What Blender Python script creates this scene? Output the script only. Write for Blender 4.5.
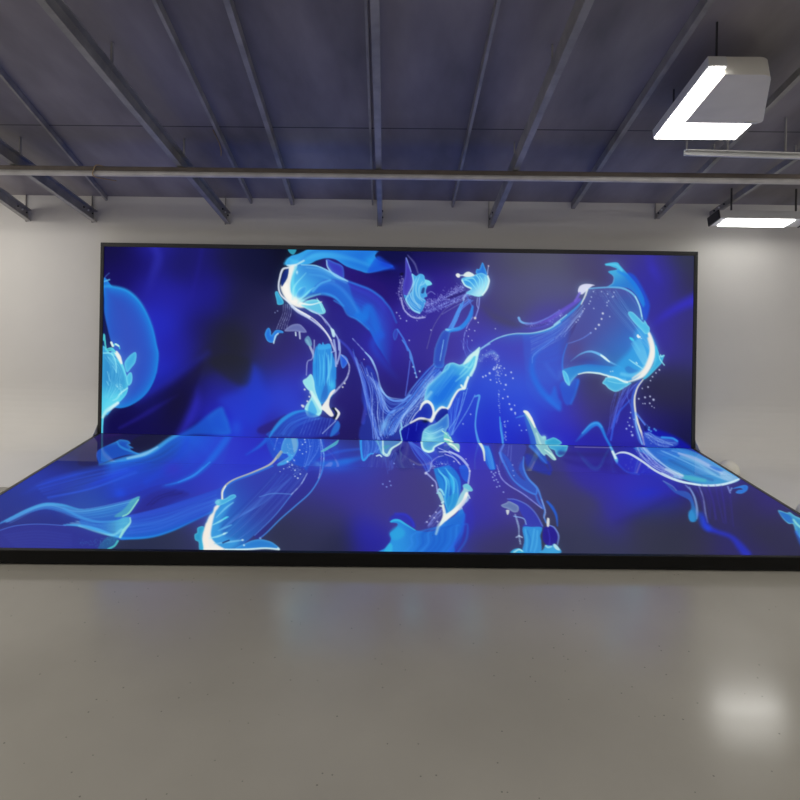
import bpy, bmesh, math
import numpy as np
from mathutils import Matrix, Vector

for o in list(bpy.data.objects):
    bpy.data.objects.remove(o, do_unlink=True)
SC = bpy.context.scene
COL = SC.collection

# ---------------------------------------------------------------- camera, world, lights, exposure
CAM = np.array([0.2608, -6.2131, 1.9302]); FOC = 620.0; PX, PY = 400.0, 257.39
YAW, PITCH, ROLL = 0.0330, 0.0008, -0.0161
def rot_matrix(yaw, pitch, roll):
    cy, sy, cp, sp, cr, sr = math.cos(yaw), math.sin(yaw), math.cos(pitch), math.sin(pitch), math.cos(roll), math.sin(roll)
    return (np.array([[cy, -sy, 0], [sy, cy, 0], [0, 0, 1]]) @ np.array([[1, 0, 0], [0, cp, -sp], [0, sp, cp]])
            @ np.array([[cr, 0, sr], [0, 1, 0], [-sr, 0, cr]]))
RM = rot_matrix(YAW, PITCH, ROLL)
cam = bpy.data.cameras.new('camera')
cam.sensor_width = 36.0; cam.lens = FOC/800.0*36.0
cam.shift_x = 0.0; cam.shift_y = -(400.0-PY)/800.0
cam.clip_start = 0.05
camo = bpy.data.objects.new('camera', cam); COL.objects.link(camo)
M4 = np.eye(4); M4[:3, 0] = RM[:, 0]; M4[:3, 1] = RM[:, 2]; M4[:3, 2] = -RM[:, 1]; M4[:3, 3] = CAM
camo.matrix_world = Matrix(M4.tolist())
SC.camera = camo

world = bpy.data.worlds.new('world'); SC.world = world
world.use_nodes = True
world.node_tree.nodes['Background'].inputs[0].default_value = (0.9, 0.93, 1.0, 1)
world.node_tree.nodes['Background'].inputs[1].default_value = 0.02
vs = SC.view_settings
vs.view_transform = 'Standard'; vs.look = 'None'; vs.exposure = 0.0; vs.gamma = 1.0; vs.use_curve_mapping = False
SC.display_settings.display_device = 'sRGB'

def area(name, loc, aim, sx, sy, watts, col):
    l = bpy.data.lights.new(name, 'AREA'); l.shape = 'RECTANGLE'; l.size = sx; l.size_y = sy
    l.energy = watts; l.color = col
    o = bpy.data.objects.new(name, l); COL.objects.link(o)
    o.location = loc
    o.rotation_euler = (Vector(aim)-Vector(loc)).to_track_quat('-Z', 'Y').to_euler()
    return o
WARM = (1.0, 0.965, 0.885)
# unseen ceiling lamps: side ones inferred from bright walls, the rest added as fill
area('ceiling_lamp', (-4.25, -1.0, 2.60), (-4.25, -1.15, 0), 1.1, 0.3, 17, WARM)
area('ceiling_lamp', (-4.3, -3.4, 3.25), (-4.3, -3.5, 0), 1.1, 0.5, 36, WARM)
area('ceiling_lamp', (4.4, -2.9, 3.15), (4.4, -3.0, 0), 1.1, 0.5, 22, WARM)
area('ceiling_lamp', (-1.9, -4.6, 3.2), (-1.9, -4.7, 0), 1.2, 0.5, 34, WARM)  # this pair is added to brighten the floor
area('ceiling_lamp', (2.3, -4.6, 3.2), (2.3, -4.7, 0), 1.2, 0.5, 34, WARM)
area('ceiling_lamp', (0.2, -7.6, 4.6), (0.2, -7.4, 0.0), 1.4, 0.6, 30, WARM)

# ---------------------------------------------------------------- helpers
def ray(px, py):
    v = np.array([(px-PX)/FOC, 1.0, -(py-PY)/FOC])
    return RM @ v
WALL_Y = 0.16                      # face of the back wall behind the LED wall
ROOF_Z, SLOPE = 2.525, 0.30        # the roof deck meets the wall here and climbs towards the room
def roof(y, off=0.0):
    return ROOF_Z-off+SLOPE*(WALL_Y-y)
def under_roof(px, py, off):
    """point on the plane that lies off metres below the sloping roof deck"""
    d = ray(px, py)
    # CAM.z + t d.z = ROOF_Z - off + SLOPE*(WALL_Y - CAM.y - t d.y)
    t = (ROOF_Z-off+SLOPE*(WALL_Y-CAM[1])-CAM[2])/(d[2]+SLOPE*d[1])
    return CAM+t*d
def on_level(px, py, z):
    d = ray(px, py); return CAM+d*((z-CAM[2])/d[2])
def on_y(px, py, y):
    d = ray(px, py); return CAM+d*((y-CAM[1])/d[1])

def link(name, me, mat=None, parent=None):
    o = bpy.data.objects.new(name, me); COL.objects.link(o)
    if mat: me.materials.append(mat)
    if parent: o.parent = parent
    return o
def build(name, bm, mat, parent=None, smooth=False, kind=None):
    me = bpy.data.meshes.new(name)
    bmesh.ops.recalc_face_normals(bm, faces=bm.faces)
    bm.to_mesh(me); bm.free()
    if smooth:
        for p in me.polygons: p.use_smooth = True
    o = link(name, me, mat, parent)
    if kind: o['kind'] = kind
    return o
def thing(name, label, cat, loc=(0, 0, 0), group=None):
    o = bpy.data.objects.new(name, None); COL.objects.link(o)
    o.empty_display_size = 0.1; o.location = loc
    return tag(o, label, cat, group)
def tag(o, label, cat, group=None):
    o['label'] = label; o['category'] = cat
    if group: o['group'] = group
    return o
def box8(bm, P):
    """hexahedron from 8 points: bottom ring of four, top ring of four"""
    v = [bm.verts.new(p) for p in P]
    fs = [bm.faces.new([v[i] for i in f]) for f in ((3, 2, 1, 0), (4, 5, 6, 7), (0, 1, 5, 4), (1, 2, 6, 5), (2, 3, 7, 6), (3, 0, 4, 7))]
    return v, fs
def bevel(bm, w, seg=2, edges=None):
    bmesh.ops.bevel(bm, geom=list(edges or bm.edges), offset=w, segments=seg, affect='EDGES', profile=0.5)
def box(bm_, x0, x1, y0, y1, z0, z1):
    return box8(bm_, [(x0, y0, z0), (x1, y0, z0), (x1, y1, z0), (x0, y1, z0), (x0, y0, z1), (x1, y0, z1), (x1, y1, z1), (x0, y1, z1)])
def boxo(name, x0, x1, y0, y1, z0, z1, mat, parent=None, bev=0.0, kind=None):
    bm = bmesh.new(); box(bm, x0, x1, y0, y1, z0, z1)
    if bev: bevel(bm, bev)
    return build(name, bm, mat, parent, kind=kind)
def sweep(bm, path, prof, closed_prof=True):
    """extrude a 2D profile (u sideways, v up) along a polyline, caps included"""
    path = [Vector(p) for p in path]
    rings = []
    for i, p in enumerate(path):
        d = (path[min(i+1, len(path)-1)]-path[max(i-1, 0)]).normalized()
        up = Vector((0, 0, 1)) if abs(d.z) < .95 else Vector((0, 1, 0))
        s = d.cross(up).normalized(); u = s.cross(d).normalized()
        rings.append([bm.verts.new(p+s*a+u*b) for a, b in prof])
    n = len(prof)
    for a, b in zip(rings, rings[1:]):
        for k in range(n):
            bm.faces.new((a[k], a[(k+1) % n], b[(k+1) % n], b[k]))
    bm.faces.new(rings[0][::-1]); bm.faces.new(rings[-1])
def ring_prof(r, n=8):
    return [(r*math.cos(2*math.pi*k/n), r*math.sin(2*math.pi*k/n)) for k in range(n)]

def mat(name, col, rough=.6, metal=0.0, spec=.5, noise=None, bump=None, coat=0.0):
    """procedural Principled material; noise=(scale, amount, detail) mottles the colour, bump=(scale, strength)"""
    m = bpy.data.materials.new(name); m.use_nodes = True
    nt = m.node_tree; b = nt.nodes['Principled BSDF']
    b.inputs['Roughness'].default_value = rough; b.inputs['Metallic'].default_value = metal
    b.inputs['Specular IOR Level'].default_value = spec
    b.inputs['Coat Weight'].default_value = coat; b.inputs['Coat Roughness'].default_value = .1
    b.inputs['Base Color'].default_value = (*col, 1)
    tc = nt.nodes.new('ShaderNodeTexCoord')
    if noise:
        n = nt.nodes.new('ShaderNodeTexNoise'); n.inputs['Scale'].default_value = noise[0]; n.inputs['Detail'].default_value = noise[2]
        nt.links.new(tc.outputs['Object'], n.inputs['Vector'])
        r = nt.nodes.new('ShaderNodeValToRGB')
        r.color_ramp.elements[0].position = .32; r.color_ramp.elements[1].position = .7
        r.color_ramp.elements[0].color = (*[c*(1-noise[1]) for c in col], 1); r.color_ramp.elements[1].color = (*[min(1, c*(1+noise[1]*.6)) for c in col], 1)
        nt.links.new(n.outputs['Fac'], r.inputs['Fac']); nt.links.new(r.outputs['Color'], b.inputs['Base Color'])
    if bump:
        n2 = nt.nodes.new('ShaderNodeTexNoise'); n2.inputs['Scale'].default_value = bump[0]; n2.inputs['Detail'].default_value = 4
        nt.links.new(tc.outputs['Object'], n2.inputs['Vector'])
        bp = nt.nodes.new('ShaderNodeBump'); bp.inputs['Strength'].default_value = bump[1]; bp.inputs['Distance'].default_value = .01
        nt.links.new(n2.outputs['Fac'], bp.inputs['Height']); nt.links.new(bp.outputs['Normal'], b.inputs['Normal'])
    return m
def glow(name, col, strength):
    m = bpy.data.materials.new(name); m.use_nodes = True
    b = m.node_tree.nodes['Principled BSDF']
    b.inputs['Base Color'].default_value = (.8, .8, .8, 1); b.inputs['Roughness'].default_value = .4
    b.inputs['Emission Color'].default_value = (*col, 1); b.inputs['Emission Strength'].default_value = strength
    return m

WALL_M = mat('white_wall_paint', (.78, .76, .73), .75, noise=(1.3, .03, 3), bump=(60, .04))
WHITE_FLOOR_M = mat('white_sweep_paint', (.70, .685, .65), .8, noise=(2, .03, 3))
STEEL_M = mat('grey_painted_steel', (.62, .60, .60), .4, metal=.1, noise=(5, .2, 4))
JOIST_M = mat('galvanised_joist', (.40, .385, .36), .5, metal=.1, noise=(6, .25, 4))
BROWN_M = mat('brown_shaded_steel', (.13, .105, .09), .6, noise=(7, .2, 4))  # brown darkened to hold the shade on the beam's front face
DARK_M = mat('dark_bolt', (.03, .03, .035), .5)
BLACK_M = mat('black_trim', (.005, .005, .005), .45, spec=.25, noise=(8, .2, 2))
FRAME_M = mat('dark_frame_metal', (.05, .05, .05), .35, metal=.5)
LAMP_M = mat('lamp_body', (.8, .8, .8), .5, noise=(4, .06, 2))
BEIGE_M = mat('beige_gear_box', (.88, .85, .78), .5, noise=(4, .06, 2))
DIFF_M = glow('lamp_diffuser', (1.0, .985, .93), 10.0)
TAN_M = mat('tan_cable', (.50, .36, .20), .6)
DOME_M = mat('cream_plastic', (.92, .89, .80), .5)

def deck_material():
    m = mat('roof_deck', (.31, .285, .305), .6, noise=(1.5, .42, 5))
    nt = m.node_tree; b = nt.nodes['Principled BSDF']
    # colour noise is stretched down the slope
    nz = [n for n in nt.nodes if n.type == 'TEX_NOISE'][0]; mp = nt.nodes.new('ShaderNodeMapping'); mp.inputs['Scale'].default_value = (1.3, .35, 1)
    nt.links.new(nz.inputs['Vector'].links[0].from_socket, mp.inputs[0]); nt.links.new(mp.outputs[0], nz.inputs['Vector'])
    tc = nt.nodes.new('ShaderNodeTexCoord'); sp = nt.nodes.new('ShaderNodeSeparateXYZ')
    nt.links.new(tc.outputs['Object'], sp.inputs[0])
    # butt joints between the boards, every 1.32 m down the slope
    def mth(op, a, bb):
        n = nt.nodes.new('ShaderNodeMath'); n.operation = op
        for i, v in enumerate((a, bb)):
            if isinstance(v, float): n.inputs[i].default_value = v
            elif v is not None: nt.links.new(v, n.inputs[i])
        return n.outputs[0]
    off = mth('ADD', sp.outputs['Y'], SEAM)
    f = mth('ABSOLUTE', mth('SUBTRACT', mth('FRACT', mth('DIVIDE', off, 1.9), 0.0), 0.5), 0.0)
    line = mth('LESS_THAN', f, .0035)
    mix = nt.nodes.new('ShaderNodeMix'); mix.data_type = 'RGBA'
    src = b.inputs['Base Color'].links[0].from_socket
    nt.links.new(line, mix.inputs['Factor']); nt.links.new(src, mix.inputs['A'])
    mix.inputs['B'].default_value = (.05, .05, .06, 1)
    nt.links.new(mix.outputs['Result'], b.inputs['Base Color'])
    return m
def floor_material():
    m = mat('polished_floor', (.36, .34, .295), .2, spec=.8, noise=(.9, .10, 6), bump=(3.0, .03))
    nt = m.node_tree; b = nt.nodes['Principled BSDF']
    tc = nt.nodes.new('ShaderNodeTexCoord')
    mp = nt.nodes.new('ShaderNodeMapping'); mp.inputs['Scale'].default_value = (.6, 2.2, 1)
    n = nt.nodes.new('ShaderNodeTexNoise'); n.inputs['Scale'].default_value = 2.0; n.inputs['Detail'].default_value = 7
    nt.links.new(tc.outputs['Object'], mp.inputs[0]); nt.links.new(mp.outputs[0], n.inputs['Vector'])
    r = nt.nodes.new('ShaderNodeMapRange'); r.inputs['To Min'].default_value = .11; r.inputs['To Max'].default_value = .24
    nt.links.new(n.outputs['Fac'], r.inputs['Value']); nt.links.new(r.outputs[0], b.inputs['Roughness'])
    # small dark specks in the coating
    v = nt.nodes.new('ShaderNodeTexVoronoi'); v.inputs['Scale'].default_value = 16.0
    nt.links.new(tc.outputs['Object'], v.inputs['Vector'])
    lt = nt.nodes.new('ShaderNodeMath'); lt.operation = 'LESS_THAN'; lt.inputs[1].default_value = .06
    nt.links.new(v.outputs['Distance'], lt.inputs[0])
    mix = nt.nodes.new('ShaderNodeMix'); mix.data_type = 'RGBA'
    src = b.inputs['Base Color'].links[0].from_socket
    nt.links.new(lt.outputs[0], mix.inputs['Factor']); nt.links.new(src, mix.inputs['A'])
    mix.inputs['B'].default_value = (.19, .18, .16, 1)
    nt.links.new(mix.outputs['Result'], b.inputs['Base Color'])
    return m
SEAM = -(under_roof(350, 128, 0)[1])+.95
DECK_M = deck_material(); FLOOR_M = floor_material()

# ---------------------------------------------------------------- the room
XL, XR, YB = -5.4, 5.4, -9.6
boxo('floor', XL-.2, XR+.2, YB-.2, WALL_Y+.2, -.12, 0, FLOOR_M, kind='structure')
boxo('wall_back', XL-.2, XR+.2, WALL_Y, WALL_Y+.2, 0, ROOF_Z+.02, WALL_M, kind='structure')
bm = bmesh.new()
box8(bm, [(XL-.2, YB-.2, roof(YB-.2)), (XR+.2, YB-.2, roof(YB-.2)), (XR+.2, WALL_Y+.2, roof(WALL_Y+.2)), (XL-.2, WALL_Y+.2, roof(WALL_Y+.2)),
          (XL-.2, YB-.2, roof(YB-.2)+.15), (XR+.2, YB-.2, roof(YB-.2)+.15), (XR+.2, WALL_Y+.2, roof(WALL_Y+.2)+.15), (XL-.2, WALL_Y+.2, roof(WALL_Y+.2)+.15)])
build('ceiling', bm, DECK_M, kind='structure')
for nm, xa, xb in (('wall_left', XL-.2, XL), ('wall_right', XR, XR+.2)):
    bm = bmesh.new()
    box8(bm, [(xa, YB, 0), (xb, YB, 0), (xb, WALL_Y, 0), (xa, WALL_Y, 0), (xa, YB, roof(YB)), (xb, YB, roof(YB)), (xb, WALL_Y, roof(WALL_Y)), (xa, WALL_Y, roof(WALL_Y))])
    build(nm, bm, WALL_M, kind='structure')
boxo('wall_rear', XL, XR, YB-.2, YB, 0, roof(YB), WALL_M, kind='structure')
# ---------------------------------------------------------------- LED wall and LED stage floor
SW, LED_H, PLAT = 3.0, 1.9458, 0.0931
TH = 0.0599
def turn(x, y): return np.array([x*math.cos(TH)-y*math.sin(TH), x*math.sin(TH)+y*math.cos(TH)])
FB, FD = -0.0131, 2.3689
FL = turn(-SW*math.cos(FB), -FD-SW*math.sin(FB)); FR = turn(SW*math.cos(FB), -FD+SW*math.sin(FB))
BL, BR = np.array([-SW, 0.0]), np.array([SW, 0.0])
def plat(u, v):
    """u 0..1 across, v 0..1 from the wall to the front edge, on the stage outline"""
    return (BL*(1-u)+BR*u)*(1-v)+(FL*(1-u)+FR*u)*v
# the white paint of the wall sweeps out over the floor on both sides of the stage
def stage_edge(y, side):
    if side < 0: return BL[0]+(FL[0]-BL[0])*min(0, y)/FL[1]-.006
    return BR[0]+(FR[0]-BR[0])*min(0, y)/FR[1]+.006
def cove(name, side, yend):
    R = .55
    pr = [(WALL_Y, R)]
    for k in range(1, 15):
        a = k/14*math.pi/2
        pr.append((WALL_Y-R+R*math.cos(a), R-R*math.sin(a)+.004))
    pr += [(yend, .004), (yend, .0), (WALL_Y, .0)]
    bm = bmesh.new()
    a = [bm.verts.new((stage_edge(y, side), y, z)) for y, z in pr]; b = [bm.verts.new((XL if side < 0 else XR, y, z)) for y, z in pr]
    n = len(pr)
    for k in range(n):
        bm.faces.new((a[k], a[(k+1) % n], b[(k+1) % n], b[k]))
    bm.faces.new(a[::-1]); bm.faces.new(b)
    return build(name, bm, WALL_M, kind='structure')
cove('trim_1', -1, on_level(0, 487.3, 0)[1])
cove('trim_2', 1, -1.75)
# ---------------------------------------------------------------- artwork shown on the LED panels
# A small raster painter (numpy): fluid shapes, silk ribbons, strokes and droplets on two canvases.
CX0, CY0, CS = -112.0, 236.0, 2.0            # sheet origin and samples per sheet unit
CWID, CHGT = 2004, 664
RNG = np.random.RandomState(7)

def hx(c):
    if isinstance(c, str):
        return np.array([int(c[i:i+2], 16)/255.0 for i in (0, 2, 4)], np.float32)
    return np.array(c, np.float32)/255.0

def spl(pts, closed=False, n=9):
    P = np.array(pts, np.float64)
    if len(P) < 3 and not closed:
        t = np.linspace(0, 1, n)[:, None]
        return P[0]*(1-t) + P[-1]*t
    if closed:
        Q = np.vstack([P[-1], P, P[0], P[1]])
    else:
        Q = np.vstack([2*P[0]-P[1], P, 2*P[-1]-P[-2]])
    out = []
    t = np.linspace(0, 1, n, endpoint=False)[:, None]
    for i in range(1, len(Q)-2):
        a, b, c, d = Q[i-1], Q[i], Q[i+1], Q[i+2]
        out.append(0.5*(2*b + (c-a)*t + (2*a-5*b+4*c-d)*t**2 + (3*b-a-3*c+d)*t**3))
    if not closed:
        out.append(P[-1:])
    return np.vstack(out)

def tiled(x0, y0, s):
    return lambda *v: [(x0+v[i]*s, y0+v[i+1]*s) for i in range(0, len(v), 2)]

def extent(P, m):
    x0 = int(max(0, np.floor((P[:, 0].min()-m-CX0)*CS))); x1 = int(min(CWID, np.ceil((P[:, 0].max()+m-CX0)*CS)+1))
    y0 = int(max(0, np.floor((P[:, 1].min()-m-CY0)*CS))); y1 = int(min(CHGT, np.ceil((P[:, 1].max()+m-CY0)*CS)+1))
    if x1 <= x0 or y1 <= y0:
        return None
    X, Y = np.meshgrid(CX0+np.arange(x0, x1)/CS, CY0+np.arange(y0, y1)/CS)
    return (slice(y0, y1), slice(x0, x1)), X.astype(np.float32), Y.astype(np.float32)

def over(C, sl, col, a):
    v = C[sl]
    C[sl] = v + (col-v)*a[..., None]

def blob(C, x, y, rx, ry=None, ang=0.0, col='ffffff', a=1.0, p=2.0):
    ry = ry or rx
    r = max(rx, ry)*2.6
    b = extent(np.array([[x-r, y-r], [x+r, y+r]]), 0)
    if b is None: return
    sl, X, Y = b
    c, s = math.cos(math.radians(ang)), math.sin(math.radians(ang))
    u = ((X-x)*c+(Y-y)*s)/rx; v = (-(X-x)*s+(Y-y)*c)/ry
    over(C, sl, hx(col), a*np.exp(-(u*u+v*v)**(p/2)))

def sdist(P, X, Y, closed):
    n = len(P)
    best = np.full(X.shape, 1e9, np.float32)
    ins = np.zeros(X.shape, bool)
    rng = range(n if closed else n-1)
    for i in rng:
        ax, ay = P[i]; bx, by = P[(i+1) % n]
        dx, dy = bx-ax, by-ay
        L = dx*dx+dy*dy
        if L < 1e-9: continue
        t = np.clip(((X-ax)*dx+(Y-ay)*dy)/L, 0, 1)
        d = (X-ax-t*dx)**2+(Y-ay-t*dy)**2
        best = np.minimum(best, d)
        if closed and ay != by:
            ins ^= ((ay > Y) != (by > Y)) & (X < (bx-ax)*(Y-ay)/(by-ay)+ax)
    return np.sqrt(best), ins

def fill(C, pts, col, a=1.0, soft=.7, g=None, rim=None, rw=2.0, ra=.8, rdir=None, core=None, cw=8.0, fade=None, n=7):
    """closed fluid shape; g=((x0,y0),(x1,y1),col2) a gradient, rim a bright edge (rdir: the side it is on), fade an inward fade"""
    P = spl(pts, True, n)
    b = extent(P, soft+1.5)
    if b is None: return
    sl, X, Y = b
    d, ins = sdist(P, X, Y, True)
    sd = np.where(ins, d, -d)
    al = np.clip((sd+soft*.5)/max(soft, .3), 0, 1)
    al = al*al*(3-2*al)*a
    col = np.ones(X.shape+(3,), np.float32)*hx(col)
    if g is not None:
        (ax, ay), (bx, by), c2 = g
        dx, dy = bx-ax, by-ay
        t = np.clip(((X-ax)*dx+(Y-ay)*dy)/(dx*dx+dy*dy), 0, 1)
        t = (t*t*(3-2*t))[..., None]
        col = col*(1-t)+hx(c2)*t
    if core is not None:
        w = (1-np.exp(-np.maximum(sd, 0)/cw))[..., None]
        col = col*(1-w)+hx(core)*w
    if rim is not None:
        w = np.exp(-(np.maximum(sd, 0)/rw)**1.3)*ra
        if rdir is not None:
            cx, cy = P[:, 0].mean(), P[:, 1].mean()
            dx, dy = X-cx, Y-cy
            q = (dx*rdir[0]+dy*rdir[1])/(np.sqrt(dx*dx+dy*dy)+1e-3)/math.hypot(*rdir)
            w = w*np.clip(q*1.1+.35, 0, 1)
        col = col+(hx(rim)-col)*w[..., None]
    if fade is not None:
        al = al*(fade[1]+(1-fade[1])*np.exp(-np.maximum(sd, 0)/fade[0]))
    v = C[sl]
    C[sl] = v+(col-v)*al[..., None]

def stroke(C, pts, w, col, a=1.0, soft=.6, col2=None, n=7, dash=None):
    """w, a: a number or a list spread along the stroke"""
    P = spl(pts, False, n)
    b = extent(P, np.max(w)+soft+1)
    if b is None: return
    sl, X, Y = b
    x_, y_ = sl[1].start, sl[0].start
    A = np.zeros(X.shape, np.float32); T = np.zeros(X.shape, np.float32)
    m = len(P)
    tt = np.linspace(0, 1, m)
    def var(v):
        v = np.atleast_1d(np.array(v, float))
        return np.interp(tt, np.linspace(0, 1, len(v)), v) if len(v) > 1 else np.full(m, v[0])
    W, AL = var(w), var(a)
    if dash: AL = AL*(1-dash+dash*RNG.rand(m)*1.0)
    for i in range(m-1):
        r = max(W[i], W[i+1])+soft+.8
        bb = extent(P[i:i+2], r)
        if bb is None: continue
        s2, X2, Y2 = bb
        s3 = (slice(s2[0].start-y_, s2[0].stop-y_), slice(s2[1].start-x_, s2[1].stop-x_))
        if s3[0].start < 0 or s3[1].start < 0: 
            s3 = (slice(max(0, s3[0].start), s3[0].stop), slice(max(0, s3[1].start), s3[1].stop))
        X2 = X[s3]; Y2 = Y[s3]
        if X2.size == 0: continue
        ax, ay = P[i]; dx, dy = P[i+1]-P[i]
        L = dx*dx+dy*dy
        if L < 1e-9: continue
        t = np.clip(((X2-ax)*dx+(Y2-ay)*dy)/L, 0, 1)
        d = np.sqrt((X2-ax-t*dx)**2+(Y2-ay-t*dy)**2)
        ww = W[i]+(W[i+1]-W[i])*t
        q = np.clip((ww*.5+soft*.5-d)/soft, 0, 1)*np.minimum(1, (ww+.15)/.6)
        q = q*q*(3-2*q)*(AL[i]+(AL[i+1]-AL[i])*t)
        up = q > A[s3]
        A[s3] = np.where(up, q, A[s3]); T[s3] = np.where(up, tt[i]+t/m, T[s3])
    c = hx(col)
    if col2 is not None:
        c = c+(hx(col2)-c)*T[..., None]
    over(C, sl, c, A)

def silk(C, A, B, colA, colB, aA=.8, aB=.1, fil=.25, seed=1, ends=(0.0, 0.0), k=9, mid=None):
    """a sheet stretched between two edges, with fine folds running along it"""
    PA, PB = spl(A, False, 40), spl(B, False, 40)
    L = max(np.hypot(*np.diff(PA, axis=0).T).sum(), np.hypot(*np.diff(PB, axis=0).T).sum())
    nt = int(L*CS*1.7)+2
    def res(P):
        s = np.r_[0, np.cumsum(np.hypot(*np.diff(P, axis=0).T))]; s /= s[-1]
        u = np.linspace(0, 1, nt)
        return np.stack([np.interp(u, s, P[:, 0]), np.interp(u, s, P[:, 1])], 1)
    PA, PB = res(PA), res(PB)
    ns = int(np.hypot(*(PA-PB).T).max()*CS*1.7)+3
    s = np.linspace(0, 1, ns)
    Q = PA[:, None]*(1-s)[None, :, None]+PB[:, None]*s[None, :, None]
    r = np.random.RandomState(seed)
    f = np.interp(np.linspace(0, 1, ns), np.linspace(0, 1, k*3+1), r.rand(k*3+1))
    t = np.linspace(0, 1, nt)[:, None]
    al = (aA+(aB-aA)*s)[None, :]*(1-fil+fil*2*f[None, :]*(.7+.3*np.sin(t*6+f[None, :]*7)))
    if mid is not None: al = al*(1-mid*np.sin(np.pi*s)[None, :])
    if ends[0]: al = al*np.clip(t/ends[0], 0, 1)
    if ends[1]: al = al*np.clip((1-t)/ends[1], 0, 1)
    al = np.clip(al, 0, 1)
    col = hx(colA)+(hx(colB)-hx(colA))*s[None, :, None]
    xi = np.round((Q[..., 0]-CX0)*CS).astype(int).ravel(); yi = np.round((Q[..., 1]-CY0)*CS).astype(int).ravel()
    ok = (xi >= 0) & (xi < CWID) & (yi >= 0) & (yi < CHGT)
    idx = (yi*CWID+xi)[ok]
    cnt = np.bincount(idx, minlength=CWID*CHGT).astype(np.float32)
    al = al.ravel()[ok]
    sa = np.bincount(idx, al, CWID*CHGT).astype(np.float32)
    col = np.broadcast_to(col, Q.shape[:2]+(3,)).reshape(-1, 3)[ok]
    sc = [np.bincount(idx, al*col[:, j], CWID*CHGT).astype(np.float32) for j in range(3)]
    # soften by a 3x3 box so the sheet has no ragged edge
    def bl(v):
        v = v.reshape(CHGT, CWID); o = v.copy()
        o[1:] += v[:-1]; o[:-1] += v[1:]; v = o.copy()
        o[:, 1:] += v[:, :-1]; o[:, :-1] += v[:, 1:]
        return o
    n1 = bl((cnt > 0).astype(np.float32)); a1 = bl(np.where(cnt > 0, sa/np.maximum(cnt, 1), 0).astype(np.float32))
    cs = [bl(v) for v in sc]; sa = bl(sa)
    m = n1 > 0
    al = np.where(m, a1/9.0, 0)
    c = np.stack([np.where(sa > 0, v/np.maximum(sa, 1e-6), 0) for v in cs], -1)
    C += (c-C)*al[..., None]

def strands(C, A, B, n, w, col, a=.5, jit=.8, soft=.5, seed=3, dash=None, cols=None):
    r = np.random.RandomState(seed)
    PA = np.array(A, float); PB = np.array(B, float)
    for i in range(n):
        s = r.rand() if n > 6 else (i+.5)/n
        P = PA*(1-s)+PB*s+r.randn(*PA.shape)*jit
        c = cols[r.randint(len(cols))] if cols else col
        stroke(C, P, w*(.6+.8*r.rand()), c, a*(.5+r.rand()*.6), soft, dash=dash)

def drops(C, pts, r=.7, col='cfe0ff', a=.9):
    for q in pts:
        rr = q[2] if len(q) > 2 else r
        blob(C, q[0], q[1], rr, col=col, a=a, p=3)

def spray(C, path, n, wid, r=(.3, .8), col='aab4f0', a=.6, seed=5):
    P = spl(path, False, 30); g = np.random.RandomState(seed)
    for i in range(n):
        q = P[g.randint(len(P))]+g.randn(2)*wid*.5
        blob(C, q[0], q[1], r[0]+(r[1]-r[0])*g.rand()**2, col=col, a=a*(.4+.6*g.rand()), p=3)

def soften(G, r):
    """three box passes of half-width r samples, borders repeated"""
    for _ in range(3):
        for ax in (0, 1):
            pad = [(r, r) if k == ax else (0, 0) for k in range(3)]
            Q = np.cumsum(np.pad(G, [(r+1, r) if k == ax else (0, 0) for k in range(3)], mode='edge').astype(np.float64), axis=ax)
            n = G.shape[ax]
            a = np.take(Q, range(2*r+1, 2*r+1+n), axis=ax); b = np.take(Q, range(0, n), axis=ax)
            G = ((a-b)/(2*r+1)).astype(np.float32)
    return G

def bloom(C, r, gain, knee):
    """the soft halo of the fluid's bright edges, part of the artwork"""
    L = np.clip(C[..., 1:2]-knee, 0, 1)
    H = np.repeat(soften(L, r)*gain, 3, axis=2)*np.array([.35, .75, .9], np.float32)
    C += H*(1-np.clip(C, 0, 1))

def ground(table, sig):
    """smooth colour field through scattered colour notes (normalised Gaussian weights)"""
    st = 4
    X, Y = np.meshgrid(CX0+np.arange(0, CWID+st, st)/CS, CY0+np.arange(0, CHGT+st, st)/CS)
    num = np.zeros(X.shape+(3,)); den = np.zeros(X.shape)
    for x, y, r, g, b in table:
        d2 = ((X-x)**2+((Y-y)*1.15)**2)
        w = np.exp(-d2/(2*sig*sig))+1e-3/(1+d2/400.0)**2
        num += w[..., None]*np.array([r, g, b])/255.0; den += w
    G = soften((num/den[..., None]).astype(np.float32), 3)
    yi = np.arange(CHGT)/st; xi = np.arange(CWID)/st
    y0 = yi.astype(int); x0 = xi.astype(int); fy = (yi-y0)[:, None, None]; fx = (xi-x0)[None, :, None]
    return ((G[y0][:, x0]*(1-fx)+G[y0][:, x0+1]*fx)*(1-fy)+(G[y0+1][:, x0]*(1-fx)+G[y0+1][:, x0+1]*fx)*fy).astype(np.float32)
A1, A2 = tiled(95, 240, .1375), tiled(95, 340, .1375)
B1, B2 = tiled(195, 240, .1375), tiled(195, 340, .1375)
C1, C2 = tiled(275, 240, .1375), tiled(275, 340, .1375)
D1, D2 = tiled(365, 240, .1375), tiled(365, 340, .1375)
E1, E2 = tiled(450, 240, .1375), tiled(450, 340, .1375)
F1, F2 = tiled(530, 300, .1125), tiled(530, 370, .1375)
G1, G2 = tiled(575, 240, .15625), tiled(590, 330, .1375)
H1, H2 = tiled(600, 420, .1875), tiled(650, 470, .1875)
I1, I2 = tiled(0, 460, .1875), tiled(90, 420, .1875)
J1, K1 = tiled(190, 420, .1875), tiled(320, 425, .1875)
K2, L1 = tiled(370, 450, .15), tiled(470, 430, .1626)
M1, N1 = tiled(560, 440, .175), tiled(120, 470, .1375)

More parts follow.
